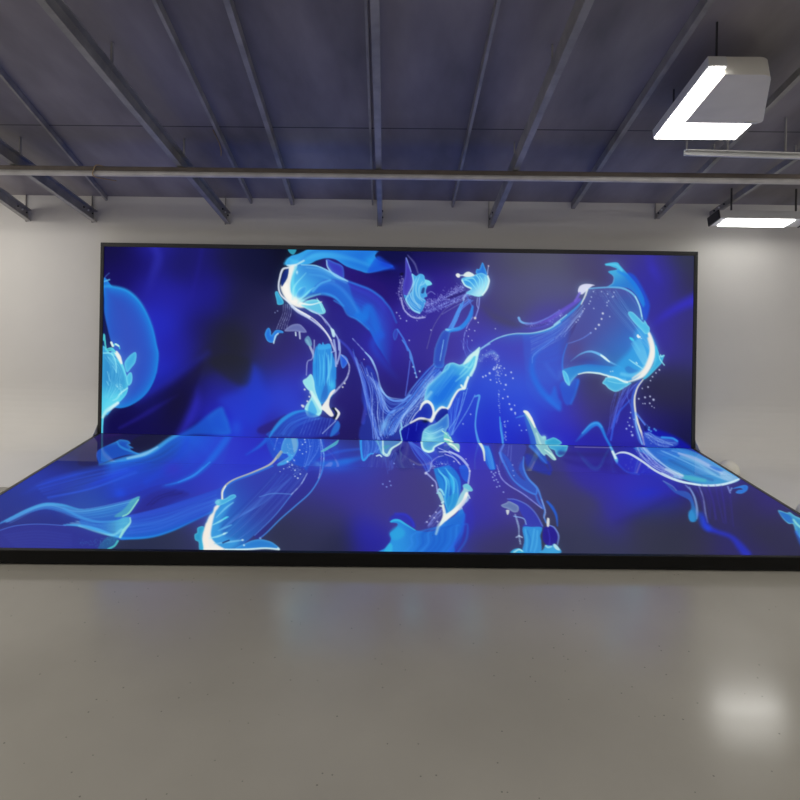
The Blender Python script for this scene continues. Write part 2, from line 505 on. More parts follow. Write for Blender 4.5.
WALL_NOTES = [(108,250,18,14,70),(140,262,20,13,88),(157,252,40,40,170),(150,283,38,36,160),(125,275,22,14,98),(175,258,28,24,108),(187,262,28,28,82),
 (197,272,30,25,120),(180,300,38,36,162),(165,325,38,44,188),(200,330,30,25,112),(190,345,36,34,150),(180,352,38,38,172),(205,353,34,30,76),
 (165,375,36,44,190),(150,397,30,40,160),(190,390,22,18,66),(170,400,16,13,78),(120,415,12,8,88),(140,425,20,16,92),(175,425,20,18,58),
 (195,397,36,33,118),(202,410,38,38,190),(183,432,26,24,110),(200,260,32,28,130),(206,285,34,30,140),(222,262,26,26,66),(260,260,20,22,60),(285,248,14,16,38),
 (240,300,32,32,75),(262,320,42,40,85),(215,332,34,36,50),(206,305,32,30,132),(230,345,38,40,52),(280,345,50,45,110),(216,352,36,38,52),
 (240,365,40,40,58),(247,378,38,38,52),(272,360,50,46,104),(295,365,56,50,140),(218,388,40,40,140),(205,402,40,40,172),(238,402,40,50,202),
 (257,380,42,56,196),(256,395,42,60,210),(280,396,50,70,200),(295,380,52,60,190),(262,425,50,60,208),(240,420,38,55,205),(290,413,50,70,210),
 (275,429,44,30,112),(320,330,48,40,130),(345,330,45,40,140),(350,372,42,36,122),(330,402,46,38,120),(345,415,38,30,112),(352,432,36,28,98),
 (395,250,14,14,58),(385,262,20,16,90),(350,275,40,22,120),(375,290,40,25,120),(430,255,24,22,80),(418,270,34,26,122),(452,254,30,28,84),
 (440,280,54,40,150),(400,332,56,45,158),(420,345,60,50,150),(400,370,50,40,142),(395,388,44,35,118),(380,350,52,45,168),(455,250,44,42,100),(466,283,60,50,142),(490,260,74,72,110),
 (520,255,84,84,106),(550,262,88,88,110),(500,292,82,80,130),(520,302,85,85,120),(545,285,88,88,130),(488,309,70,66,112),(506,322,74,72,108),
 (480,330,74,65,170),(497,337,70,75,200),(475,315,70,60,160),(540,322,78,72,165),(525,345,74,75,182),(460,352,70,60,160),(480,352,64,72,192),
 (510,357,70,75,190),(540,352,75,75,190),(490,380,55,85,214),(520,382,60,90,214),(470,402,44,70,205),(492,420,40,58,204),(520,410,48,75,214),
 (545,402,58,90,215),(555,380,72,80,196),(558,420,62,58,180),(500,440,36,48,200),(540,440,42,46,180),(562,390,60,60,188),(585,387,66,66,110),
 (600,397,70,68,110),(606,422,58,54,116),(580,410,70,60,152),(560,415,60,56,188),(560,437,44,44,198),(600,442,38,36,160),(626,430,45,40,168),
 (545,417,48,68,208),(588,255,78,74,112),(618,252,70,66,130),(650,262,60,54,152),(662,280,56,50,162),(685,258,55,58,82),(690,288,54,52,80),
 (686,305,56,52,140),(668,318,58,52,150),(656,332,60,52,160),(692,330,60,55,110),(670,350,60,54,150),(690,347,56,54,120),(672,378,50,50,84),
 (656,400,46,44,76),(685,400,44,42,76),(662,425,34,30,110),(685,425,30,28,80),(690,442,24,24,70),(640,412,46,40,120),(608,380,70,66,110),(602,406,60,55,122),
 (575,330,76,72,140),(605,330,70,90,170)]
FLOOR_NOTES = [(18,500,44,54,160),(60,470,34,45,178),(35,486,38,55,184),(100,482,40,60,196),(130,475,40,55,210),(20,530,48,50,150),(60,540,44,48,154),
 (90,497,48,78,186),(140,497,48,50,190),(140,480,42,60,214),(150,543,50,48,92),(60,450,28,24,88),(100,445,48,35,108),(130,437,34,26,80),
 (150,447,36,36,74),(82,455,30,26,96),(180,475,44,60,220),(160,482,52,54,200),(200,470,58,60,214),(170,490,48,66,212),(225,480,54,70,220),(210,455,48,72,220),
 (195,440,38,85,216),(230,450,58,60,210),(150,492,50,52,168),(180,487,50,52,176),(200,482,58,60,204),(210,500,64,68,208),(172,541,56,54,96),(195,537,60,56,110),
 (205,520,68,65,168),(245,452,46,55,214),(268,463,50,64,214),(250,438,50,48,198),(320,522,62,62,108),(305,545,58,60,94),(335,550,50,52,86),
 (335,482,64,60,170),(335,462,58,72,212),(325,505,64,60,142),(342,472,68,68,180),(362,470,64,74,190),(380,482,74,64,166),(345,490,72,62,166),
 (400,490,78,70,150),(352,440,60,56,128),(342,455,50,90,216),(420,508,78,70,150),(390,520,74,68,160),(375,537,50,48,188),(374,550,46,42,160),
 (402,505,76,66,150),(430,500,80,72,140),(478,500,70,62,184),(470,522,62,60,190),(478,542,70,66,122),(490,480,74,65,190),(455,542,58,66,188),
 (470,470,74,66,190),(462,453,54,56,210),(480,520,68,58,178),(492,540,72,66,130),(502,500,78,68,160),(495,551,66,64,110),(560,480,74,72,116),
 (575,510,72,70,110),(582,540,68,70,100),(560,550,62,64,96),(565,465,70,64,152),(582,470,70,60,180),(592,450,56,48,150),(542,462,68,68,112),
 (520,456,70,68,140),(580,452,54,48,158),(602,460,50,44,126),(622,480,62,54,200),(602,474,64,55,190),(650,496,44,64,214),(640,490,50,60,210),
 (672,495,46,50,204),(612,520,64,58,158),(590,502,74,72,120),(662,512,60,60,90),(642,525,64,64,90),(600,542,64,66,98),(680,540,60,62,85),
 (690,510,58,58,86),(692,480,60,50,150),(700,500,60,54,120),(720,490,58,50,148),(742,510,58,54,100),(762,530,56,56,85),(790,545,56,54,94),
 (722,530,54,50,120),(735,546,54,48,120),(745,554,54,48,110),(702,540,60,58,90),(770,506,60,50,138),(782,522,58,54,100),(660,480,54,50,188),
 (640,455,45,48,182),(680,447,42,62,182),(700,455,44,60,170),(-60,540,46,50,150),(-60,500,44,54,160),(860,540,56,54,94),(850,515,58,54,110)]

def paint_wall():
    C = ground(WALL_NOTES, 11.5)
    # --- soft light in the depth of the picture
    stroke(C, A1(430,40, 460,130, 420,260, 370,400), [7, 9, 5], '3436b4', [.55, .5, .1], 9)
    stroke(C, A1(780,60, 740,260, 700,420), 3, '2a249a', .3, 7)
    fill(C, A2(330,430, 480,340, 640,230, 720,165, 790,150, 770,235, 745,300, 728,370, 718,450, 660,590, 580,720, 330,720, 200,720, 60,720, 62,600, 120,500), '140e4a', .62, 6)
    stroke(C, A2(690,300, 790,190, 900,110), [8, 16, 22], '24243f', [.35, .6, .55], 16)
    stroke(C, A2(300,455, 480,345, 640,235, 820,95), [5, 7, 5], '2a2cae', [.3, .6, .3], 9)
    blob(C, *A2(610,450)[0], 14, 24, 25, '17142c', .55)
    stroke(C, A2(180,640, 330,560, 480,470, 600,400), [2, 5, 2], '2b24a0', [.5, .45, .1], 5)
    stroke(C, A2(745,360, 735,450, 690,570, 620,690), [6, 9, 10, 8], '3230c0', [.2, .6, .7, .6], 10)
    fill(C, B2(400,240, 430,190, 475,240, 500,330, 560,450, 440,600, 300,560, 180,440, 330,360), '2b42cc', .62, 13)
    fill(C, B2(110,160, 210,100, 330,120, 400,150, 395,300, 330,330, 210,260), '26282e', .5, 8)
    blob(C, *B2(430,470)[0], 9, 30, 5, '2440cc', .5)
    # leaf that runs on into the floor panels
    fill(C, B2(-160,720, 0,620, 100,540, 190,488, 222,540, 250,620, 240,690, 0,690), '1f5fd4', .8, 5, rim='2a86e0', rw=6, ra=.45, rdir=(1, -.5))
    blob(C, *B2(300,640)[0], 6, 9, 0, '2a62e0', .5)
    fill(C, B2(460,640, 560,590, 660,545, 620,600, 560,670, 470,680), '2e1f66', .55, 4)
    # --- big pale bubble on the left edge
    fill(C, A1(50,338, 130,338, 230,365, 310,430, 370,520, 420,640, 448,760)+A2(462,110, 447,240, 408,340, 350,415, 270,470, 200,494, 140,492, 60,480), '2a5fce', .95, 1.4,
         rim='1d8ae2', rw=5.5, ra=.95, core='3a54bc', cw=17)
    stroke(C, A1(55,338, 130,338, 230,365, 310,430, 370,520, 420,640, 450,780)+A2(462,120, 447,240), [2.5, 2.5, 1.5, 1.5], '2ea2ea', [.7, .7, .4, .2], 3)
    fill(C, A1(50,340, 66,420, 70,540, 110,720, 130,790, 60,790), '12124a', .9, 1.5)
    # frilled jelly cut by the left edge
    fill(C, A2(40,85, 110,95, 150,130, 200,180, 228,260, 240,330, 230,390, 180,450, 110,500, 70,540, 60,620, 55,700, 30,700), '2c86c8', 1, 1, rim='5fd4ee', rw=2.4, ra=.8,
         g=(A2(100,280)[0], A2(100,460)[0], '42c0e4'))
    fill(C, A2(215,165, 250,115, 292,88, 302,115, 292,165, 262,205, 236,235, 222,215), '3aa4dc', .95, 1, rim='66d2ee', rw=1.8, ra=.8)
    fill(C, A2(228,270, 250,238, 266,240, 272,275, 264,315, 244,332, 232,310), '3fb2e0', .95, 1, rim='7fe0f2', rw=1.5, ra=.8)
    stroke(C, A2(130,95, 165,120, 200,190, 225,260), [4, 3, 1.5], '69d8ee', .85, 1.5)
    stroke(C, A2(155,92, 175,125, 192,168), [3.5, 4, 2], 'f2f2e8', .95, 1.5)
    stroke(C, A2(60,95, 120,100, 150,160, 155,235), 1.2, '8fe4f4', .8)
    strands(C, A2(70,120, 110,200, 90,330, 60,430), A2(140,130, 200,230, 210,330, 150,420), 16, .8, '74d0f0', .4, .8, seed=61, dash=.7)
    spray(C, A2(150,330, 180,340, 210,380), 26, 3, (.3, .6), 'c8f0f8', .7, 62)
    for v in ((90,230, 110,300), (130,190, 150,225), (180,320, 195,400), (150,330, 165,345), (100,330, 85,300)):
        stroke(C, A2(*v), .9, '8ad8f4', .55)
    stroke(C, A2(56,560, 80,520, 120,490, 165,458), [2.5, 4, 3], 'e8fbf8', .9, 2)
    stroke(C, A2(130,440, 160,425, 185,390, 235,350), [1, 2, 1.2], 'b6f2f6', .8, 1)
    stroke(C, A2(60,540, 100,470, 160,420), 7, '5ccfe8', .5, 5)
    for v in ((62,0, 66,-40, 74,30, 84,72), (80,70, 120,60, 140,75), (118,18, 132,40, 150,30, 172,42, 180,64), (92,80, 130,72, 150,90)):
        stroke(C, A2(*v), [1.4, 1.8, 1], '54d6dc', .9)
    stroke(C, A2(118,18, 130,44), 2.2, 'eafaf2', .9)
    stroke(C, A2(150,30, 172,44), 1.6, 'eafaf2', .8)
    stroke(C, A1(62,302, 84,296, 106,288), 1.3, '6cc6f0', .8)
    stroke(C, A1(64,285, 80,262, 104,240), .8, '5a90e0', .6)
    # --- veil and body of the large jelly at the top
    fill(C, C1(75,170, 110,120, 170,100, 270,58, 400,50, 560,50, 700,52, 765,66, 728,112, 758,150, 860,190, 790,216, 680,240, 620,226, 520,192, 440,142, 370,132, 300,150, 250,175, 180,182, 110,195),
         '2f9ae8', .97, 1.2, g=(C1(200,120)[0], C1(640,130)[0], '1e74dc'), rim='38a8ee', rw=3, ra=.5)
    blob(C, *D1(60,160)[0], 7, 5, 20, '22a2ee', .8)
    stroke(C, C1(120,170, 260,120, 400,110, 560,140, 700,190), [4, 5, 3], '46b4f2', [.6, .4, .3], 4)
    stroke(C, C1(180,150, 300,80, 480,70), 3, '1c60cc', .4, 4)
    fill(C, D1(90,120, 160,150, 215,205, 180,215, 60,235, 20,225), '1b52d8', .7, 3)
    blob(C, *D1(160,180)[0], 9, 3, 20, '1a3cd0', .6)
    fill(C, D1(100,70, 300,70, 330,130, 200,170, 120,130), '10124c', .6, 5)
    silk(C, C1(180,180, 380,222, 520,288, 600,322, 690,358, 765,410, 800,448)+D1(200,520, 232,620), C1(120,440, 250,392, 350,385, 430,420, 500,490, 540,548, 600,580, 680,650, 740,760)+D2(110,70, 190,200),
         '3d3fc4', '2470de', .82, .92, .12, 3, (0, .22))
    stroke(C, C1(240,380, 330,340, 420,345, 500,400, 560,480, 640,560)+D1(30,500, 110,690), [3, 5, 8, 10, 7], '1f7ce4', [.7, .7, .75, .75, .35], 6)
    stroke(C, D1(110,690)+D2(60,40, 140,170, 240,290), [8, 7, 4], '2a5cdc', [.6, .35, .05], 8)
    stroke(C, C1(530,300, 600,325, 690,360, 765,412, 800,450)+D1(190,510, 228,600), [2, 2, 1.5], '2f86e6', [.8, .7, .5], 2.5)
    stroke(C, C1(430,440, 490,480, 530,545, 600,580, 680,650), 1.6, '3a9af0', .6, 2)
    fill(C, C1(110,195, 200,183, 300,185, 420,240, 505,290, 520,300, 400,285, 320,312, 262,372, 235,398, 160,440, 115,440, 100,380, 104,300), '2f7fd6', .95, 1.2,
         g=(C1(300,200)[0], C1(140,380)[0], '46b8ee'))
    fill(C, C1(262,372, 320,312, 400,285, 520,300, 560,400, 590,500, 560,550, 500,490, 430,420, 350,388), '2a6cd2', .75, 3)
    stroke(C, C1(275,372, 330,318, 400,292), 2.2, '58bcf2', .7, 2)
    stroke(C, C1(180,420, 330,392, 430,415, 500,480), [2, 3, 1], '3ea2f0', .7, 2.5)
    fill(C, C1(372,140, 430,160, 495,195, 498,285, 440,258, 395,205), '3c40c4', .9, 1.5, rim='3f8ce8', rw=1.5, ra=.7)
    stroke(C, C1(375,150, 385,200, 440,262, 530,300), [1, 1.8, 1], '9cc8f6', .9, .8)
    stroke(C, C1(190,180, 300,188, 400,232, 470,270, 525,296), [1, 1.4, 2, 1.4], '8fd0f6', .85, .8)
    fill(C, C1(505,200, 560,240, 680,275, 800,330, 820,420, 760,380, 690,345, 600,310, 520,285), '2a1872', .5, 4)
    for v, c in (((230,200, 340,215, 430,262, 520,310), '6cc0f2'), ((250,250, 340,262, 430,300), '4aa4ea'), ((250,225, 330,230, 400,262), '3f96e2')):
        stroke(C, C1(*v), [1, 3, 1.5], c, .45, 3)
    stroke(C, C1(330,330, 400,312, 470,345, 540,420, 600,520), [1, 3, 3, 2], '3f8ee8', .55, 4)
    # the bright rim of the bell
    fill(C, C1(100,192, 160,182, 128,260, 112,330, 125,400, 190,450, 245,482, 180,492, 110,462, 62,402, 40,340, 62,300, 98,215), 'f0ece2', .97, 2.4)
    stroke(C, C1(75,330, 92,400, 140,445), 5, 'fbf6ec', .9, 4)
    stroke(C, C1(150,195, 128,300, 150,400, 200,440), [2, 3, 3], '5fd2ee', .75, 3)
    fill(C, C1(80,214, 99,214, 92,270, 66,318, 48,338, 46,290, 58,240), '0d1468', 1, .8)
    stroke(C, C1(95,202, 58,212, 38,262, 26,340, 44,400, 95,448, 150,500, 250,562), [1.6, 2, 1.6, 1.6, 2, 2.4], 'dfe6f4', .95, 1)
    for v in ((130,430, 140,340, 225,240), (150,430, 180,360, 220,340), (170,440, 210,410, 250,370, 285,345), (180,450, 240,420, 330,392), (170,455, 200,445, 240,440)):
        stroke(C, C1(*v), [2.4, 1.8, .8], '8fe6f6', [.8, .7, .5], 1.4)
    fill(C, C1(155,412, 170,370, 212,338, 228,350, 216,386, 182,420), '2f8ce0', .95, 1, rim='5fb8f2', rw=1.2, ra=.7)
    blob(C, *C1(160,235)[0], 1.1, 1.8, 0, 'bdf0fa', .9)
    fill(C, C1(190,470, 240,440, 300,432, 335,452, 352,482, 368,522, 340,540, 280,530, 215,492), '58bce2', .95, 1, rim='9af0f0', rw=1.6, ra=.9)
    stroke(C, C1(180,460, 260,470, 340,450), [2.4, 1.4, .7], 'eaf8f4', .9, 1)
    stroke(C, C1(305,425, 330,470, 350,520), 1, 'a8f0f4', .7)
    blob(C, *C1(150,440)[0], 6, 4, 30, 'f6f0e4', .85)
    stroke(C, C1(75,172, 100,140, 150,160, 195,165), 3, '3fb4ee', .7, 3)
    stroke(C, C1(90,185, 150,180, 210,150), 1.6, 'e4f4f2', .7, 1.4)
    fill(C, C1(94,60, 152,60, 150,86, 132,106, 106,92), '2f9cb8', .95, .8)
    fill(C, C1(0,384, 18,374, 34,402, 60,440, 58,466, 20,470, 12,440), '2f9fd4', .95, .8, rim='63d0ea', rw=1, ra=.8)
    # trails from the bell
    stroke(C, C1(120,480, 170,525, 250,570, 330,630, 390,700, 432,800), [2.2, 2, 2, 1.6], 'c4cef0', .85, 1)
    stroke(C, C1(150,500, 260,560, 340,630, 410,730), 1, 'f2f4f8', .8)
    stroke(C, C1(240,500, 320,540, 370,590, 420,660, 458,720, 466,800), [1, 1.6, 1.4], 'a4b4ec', .85, .8)
    stroke(C, C1(250,510, 330,552, 380,620), .8, 'e8eefa', .6, dash=.7)
    fill(C, C1(404,640, 430,656, 437,700, 420,704, 410,670), 'c2e6f2', .95, .8)
    for k in range(5):
        stroke(C, C1(62+k*14,470, 55+k*15,540, 30+k*16,600, 12+k*18,646), .8, 'a8b2e0', .65, .6, dash=.7)
    fill(C, C1(70,662, 100,630, 140,612, 186,616, 230,668, 190,672, 150,664), '7a86c0', .75, 1, rim='aab6e2', rw=1.2, ra=.8)
    stroke(C, C1(150,672, 152,695), 1.4, 'cfe2f0', .9); stroke(C, C1(178,672, 182,716), 1.6, 'c8d4ee', .8)
    fill(C, B1(508,690, 522,648, 540,640, 552,664, 556,690, 590,655, 636,662, 640,676, 604,682, 572,742, 530,738), '2670d8', 1, .8, rim='4cb4f0', rw=1.2, ra=.7)
    stroke(C, B1(572,750, 585,700, 605,680), 1.3, 'c2e4f6', .9)
    drops(C, B1(582,528)+B1(600,516), .7, '9aa8d8', .8)
    # --- bright hanging strand
    strands(C, C2(225,0, 250,60, 275,120, 280,180), C2(240,0, 262,50, 290,110, 295,160), 4, 1.3, 'a8b4d8', .8, .3)
    fill(C, C2(215,0, 240,-30, 262,0, 268,40, 240,40), '6fa8c8', .8, 1)
    stroke(C, C2(228,255, 236,160, 270,135, 284,60, 286,0), 1, 'a0aae0', .8)
    silk(C, C2(300,40, 285,110, 275,200, 280,300, 300,400, 330,470), C2(400,28, 420,110, 442,180, 442,280, 432,370, 390,440), '2f96e4', '2a86e0', .97, .95, .06, 6, (.03, 0), 12)
    for k in range(18):
        x = 300+RNG.rand()*125
        stroke(C, C2(x,50+RNG.rand()*80, x+RNG.randn()*14,200, x+RNG.randn()*18,330), [.6, 1.6, .7], RNG.choice(['52c0f2', '1f74d6', '7ad6f6', '2a8ae4', '1c66cc']), .55, 1)
    fill(C, C2(310,40, 325,25, 340,34, 348,14, 360,32, 385,26, 402,32, 404,60, 320,70), '3aa2ea', .9, .8)
    fill(C, C2(330,440, 350,360, 372,310, 385,380, 360,450), '2456b8', .6, 2)
    blob(C, *C2(415,330)[0], 3, 5, 0, '45c8f2', .7)
    fill(C, C2(202,300, 232,275, 262,248, 282,290, 292,360, 312,420, 342,490, 332,540, 300,560, 250,558, 222,524, 220,484, 258,424, 262,384, 228,350), '8fdce6', .97, 1, rim='b8f0ee', rw=1.5, ra=.6)
    fill(C, C2(240,510, 262,440, 285,470, 305,520, 290,545, 258,548), '3e9fe4', .9, 1.6)
    stroke(C, C2(262,380, 300,440, 335,500), 3.2, 'd4f6f0', .8, 2)
    stroke(C, C2(224,500, 240,550, 290,556, 330,530), 1.6, 'a6f0f0', .9)
    fill(C, C2(338,492, 378,430, 404,380, 436,358, 432,380, 402,420, 394,478, 414,520, 426,548, 404,556, 362,520), 'eeeae2', .98, 1)
    stroke(C, C2(420,498, 436,510, 446,540, 428,575), 2.4, '101028', .95)
    stroke(C, C2(440,498, 464,535, 436,590), [1.4, 2.6, 1.2], 'f0f0ea', .95, .8)
    drops(C, [q+(r,) for q, r in zip(C2(205,482, 236,446, 250,412, 216,360, 196,476, 492,342, 506,314, 670,258, 648,140), (1.4, 1, .9, 1, 1, .9, 1, .9, .6))], 1, 'eef2ea')
    fill(C, C2(476,108, 512,118, 532,152, 515,188, 490,206, 476,160), '2a5fe0', .9, .8, rim='58a0f0', rw=1.2, ra=.7)
    stroke(C, C2(480,105, 520,145, 541,200, 520,280, 460,352, 425,388), [1, 1.6, 2], 'b8c0e8', .9, .8, dash=.4)
    for v, w in (((428,0, 440,80, 444,190), 2), ((466,0, 472,90, 452,172), 1.8), ((410,90, 440,78), 1)):
        stroke(C, C2(*v), w, 'a6b6ec', .8)
    # dome below, its lower half on the floor panels
    fill(C, C2(-40,700, 0,640, 60,575, 140,527, 220,510, 330,556, 440,578, 472,612, 466,652, 418,700), '2850c2', .66, 1.6, g=(C2(120,560)[0], C2(320,680)[0], '2a3cb4'), rim='2f8ce0', rw=3, ra=.75, rdir=(-.5, -1))
    stroke(C, C2(-40,705, 0,642, 60,577, 140,529, 220,512), [1.5, 3.4, 3.8, 3, 1], '2f92e6', .85, 2)
    strands(C, C2(20,680, 70,610, 150,560, 220,540), C2(100,690, 160,630, 240,590, 330,570), 9, 1.2, '3f74dc', .45, .6, 1.2, seed=63)
    fill(C, C2(400,700, 420,640, 452,590, 472,612, 464,655, 430,690), '2f86e0', .7, 2)
    for k in range(9):
        stroke(C, C2(230+k*22,570, 180+k*24,690), .8, '6a90e8', .45, .6, dash=.8)
    stroke(C, C2(345,680, 440,590), .9, 'b0c8f4', .7)
    # --- strands sweeping from the middle splash
    stroke(C, C2(470,0, 540,70, 600,190, 650,330, 660,470, 640,600), [2, 3, 4], '4a5ce0', [.5, .6, .5], 2.5)
    stroke(C, D2(-90,-10, 0,86, 46,140), 1.2, '9ab0f0', .8, .6, dash=.7)
    fill(C, D2(0,200, 60,215, 110,335, 170,412, 260,425, 320,398, 380,300, 440,222, 500,190, 545,180, 600,180, 560,262, 452,352, 430,442, 398,500, 330,606, 268,645, 258,720, -10,740, -40,650, 10,540, -25,420), '2a4ac8', .5, 3)
    strands(C, D2(-90,70, -40,230, 10,420, 60,560, 80,720), D2(0,320, 20,420, 40,520, 60,600, 130,720), 22, .9, '6f94f0', .5, .9, seed=4, cols=['6f94f0', '3a62dc', '8fb4f6', '2a40b8'])
    strands(C, D2(20,250, 70,370, 120,500, 190,560), D2(100,320, 125,390, 180,520, 230,500), 16, .9, '7aa2f4', .5, .7, seed=6, cols=['7aa2f4', '3a62dc', '9cc4fa'])
    strands(C, D2(100,690, 160,540, 270,470, 350,350, 440,235, 505,180), D2(200,690, 260,600, 380,440, 430,390, 480,320, 560,240), 46, .9, '6aa4f4', .5, .8, seed=8, cols=['5f9af4', '2a4cc8', '8cc0fa', '3f7ae6', '2034a8'])
    strands(C, D2(110,340, 180,430, 270,440, 330,400), D2(120,430, 190,500, 260,470, 340,420), 8, 1, '6a9cf2', .55, .5, seed=9)
    strands(C, D2(-60,120, -10,330, 20,520, 30,720), D2(110,340, 150,430, 140,560, 170,700), 26, .55, 'a4c0fa', .55, 1.1, seed=66, cols=['a4c0fa', '1c2a9c', '5f86ee'])
    strands(C, D2(120,690, 200,560, 300,470, 400,340, 500,200), D2(300,640, 330,560, 400,470, 450,400, 500,320), 26, .55, 'a4c8fa', .55, 1.0, seed=67, cols=['b4d0fc', '1c2a9c', '6f9cf2'])
    spray(C, D2(40,420, 80,540, 140,640), 90, 6, (.25, .55), 'a4c0f8', .6, 68)
    stroke(C, D2(0,88, 46,140, 86,232, 108,325, 140,390, 185,420, 270,432), [1, 2, 1.4, 1.4, 1.2, 1], '9cc4f4', [.9, .95, .6, .8, .7, .4], .8)
    blob(C, *D2(140,620)[0], 4, 7, 35, '7ab8f2', .65)
    blob(C, *D2(470,330)[0], 6, 3, -35, '8fd4f4', .55)
    spray(C, D2(160,640, 280,560, 400,440, 480,320), 150, 9, (.3, .7), 'a8ccfa', .6, 11)
    stroke(C, D2(270,0, 322,76, 336,130, 350,170, 376,272), [1, 1.6, 3.2, 1.6, 1], '5a9af0', .8, .8)
    drops(C, D2(350,195, 364,240, 398,228, 374,270), .9, 'a8d4f8')
    stroke(C, D2(328,150, 312,280, 294,405), 1.2, '5a78e4', .7)
    # upper arms
    fill(C, D1(505,800, 520,750, 558,672, 600,648, 622,660, 605,740, 592,810)+D2(580,130, 565,200, 500,185, 506,60), '2c68d8', .55, 1.2, rim='58b4f2', rw=1.4, ra=.8)
    stroke(C, D2(545,150, 560,70, 572,0), .9, '8ccaf6', .7)
    strands(C, D1(600,650, 640,570, 680,500, 730,430), D1(640,660, 670,580, 700,510, 790,440), 9, .8, '5f8cf0', .7, .5, seed=12)
    stroke(C, D1(600,655, 690,642, 745,585, 782,490), [3.4, 4.6, 2], '3a86e8', .85, 1.4)
    stroke(C, D1(590,652, 625,654, 690,640), 2, '8fd8f6', .7, 1)
    stroke(C, D1(720,430, 600,490, 540,560, 490,650, 450,790), .9, '6a6aa8', .6)
    stroke(C, D1(760,430, 680,470, 560,540), .8, '8a90c8', .5)
    strands(C, D2(700,0, 715,60, 725,120), D2(740,0, 750,50, 790,90), 5, .7, '6a8cf0', .6, .6, seed=13, dash=.7)
    # large petal with the white lip
    fill(C, D2(448,352, 500,292, 560,232, 590,182, 640,164, 700,178, 750,120, 800,78, 836,52, 824,122, 804,200, 768,262, 744,312, 728,360, 678,372, 640,430, 602,500, 556,492, 510,540, 492,500, 472,462, 432,446),
         '2278dc', .98, 1, g=(D2(600,330)[0], D2(800,130)[0], '4cb8e2'), rim='9ce8f0', rw=2.2, ra=.75)
    fill(C, D2(470,420, 540,330, 620,260, 690,280, 640,380, 560,450, 500,470), '1c6ee0', .7, 5)
    for v in ((700,180, 760,200, 790,150), (690,250, 740,190, 800,100), (660,300, 740,230, 790,170), (560,240, 600,210, 620,170)):
        stroke(C, D2(*v), [1, 2, 1], '84dcf0', .6, 1.6)
    stroke(C, D2(470,430, 520,340, 590,270, 640,220), [3, 5, 3], '3f9ae8', .5, 4)
    strands(C, D2(480,350, 560,260, 600,200), D2(600,480, 680,360, 760,250), 12, 1, '4aa0ea', .3, .8, 1.2, seed=69)
    fill(C, D2(715,178, 750,122, 800,80, 836,54, 822,110, 790,120, 755,160), 'd8f4ec', .85, 2)
    stroke(C, D2(815,110, 800,190, 770,255), [2, 2.4, 3], 'c8f2ee', .8, 1.6)
    stroke(C, D2(700,330, 720,350, 735,310, 750,270), [2, 3, 2], 'e8f8f0', .9, 1.2)
    stroke(C, D2(728,350, 680,366, 640,425, 602,498, 556,490, 512,536, 480,585), [1.4, 1.8, 2, 2.4, 2.2, 3, 4], 'f0f4ea', .96, 1.2)
    stroke(C, D2(480,380, 450,420, 430,450), 3, '9cdcf0', .6, 3)
    fill(C, D2(402,500, 440,458, 478,470, 498,520, 488,572, 460,578, 400,570, 335,600, 362,540), '1c2aac', .92, 1)
    stroke(C, D2(400,505, 420,465, 455,448, 486,474, 498,520, 492,560, 470,582, 400,570, 328,604), [1.4, 2.6, 3, 2.6, 2, 2.2, 2.6, 2, 1.4], 'eef2ec', .95, 1)
    stroke(C, D2(328,602, 362,545, 402,500), 1, 'c4d4f2', .8)
    fill(C, D2(262,655, 330,612, 400,590, 462,600, 440,650, 416,700, 412,752, 330,740, 262,735), '0e129a', .95, 1.2)
    blob(C, *D2(440,590)[0], 3, 1.6, 0, '06061e', .9)
    fill(C, D2(510,560, 540,512, 580,498, 602,512, 596,560, 570,590, 520,596), '141a8c', .92, 1.4)
    stroke(C, D2(262,600, 268,640, 256,660, 262,700, 270,740), [1, 1.8, 1.2, 1.6], '8fd4f2', .9)
    stroke(C, D2(270,640, 320,610), 1, '9cc4f0', .8)
    stroke(C, D2(380,600, 370,660), .8, '3a50d8', .7); stroke(C, D2(320,640, 305,720), .8, '3a50d8', .7)
    # pale glass lobe
    fill(C, D2(414,700, 428,655, 470,622, 520,602, 570,560, 604,540, 612,620, 590,660, 600,720, 600,780, 520,820, 440,810, 412,760), '3576d0', .93, 1.2, g=(D2(560,600)[0], D2(450,720)[0], '62bcd8'), rim='a8e8ec', rw=1.5, ra=.7)
    blob(C, *D2(470,710)[0], 5, 3.4, -20, '9ce4e0', .6)
    strands(C, D2(430,640, 480,660, 560,620), D2(420,720, 500,720, 590,690), 9, .7, '9cdcf2', .5, .6, seed=14)
    fill(C, D2(575,690, 600,670, 632,720, 640,745, 690,755, 680,790, 600,790, 575,740), '6ec8b8', .9, 1)
    stroke(C, D2(580,720, 615,730, 640,745), 1.8, 'e8f6e0', .9); stroke(C, D2(560,660, 600,690, 622,715), 1.2, 'b0e8d8', .9)
    strands(C, D2(600,520, 610,600, 600,700), D2(720,380, 690,500, 640,680), 13, .7, '4a78e8', .6, .8, seed=15)
    for v in ((745,350, 700,500, 628,690), (800,400, 740,520, 632,690), (720,380, 680,540, 610,650)):
        stroke(C, D2(*v), .9, '7ab0f4', .75, .6, dash=.3)
    # --- small crowned jelly and its beaded trails
    fill(C, D1(296,128, 318,180, 340,240, 350,320, 310,400, 280,400, 276,330, 292,250), '4a3ebc', .85, 1.2, rim='6a78e4', rw=1.2, ra=.7)
    fill(C, D1(352,300, 340,245, 372,262, 398,246, 428,256, 440,290, 470,298, 486,322, 456,334, 442,372, 452,408, 430,422, 442,452, 402,530, 352,512, 304,452, 282,402, 312,402, 345,360), '2f80d8', .97, 1,
         g=(D1(300,460)[0], D1(430,300)[0], '46a8e8'), rim='66c0f0', rw=1.2, ra=.6)
    fill(C, D1(436,288, 470,298, 487,322, 454,332, 440,315), '7ad8ee', .9, .8)
    fill(C, D1(408,382, 418,350, 434,348, 430,382, 416,390), '1a2c78', .9, 1.2)
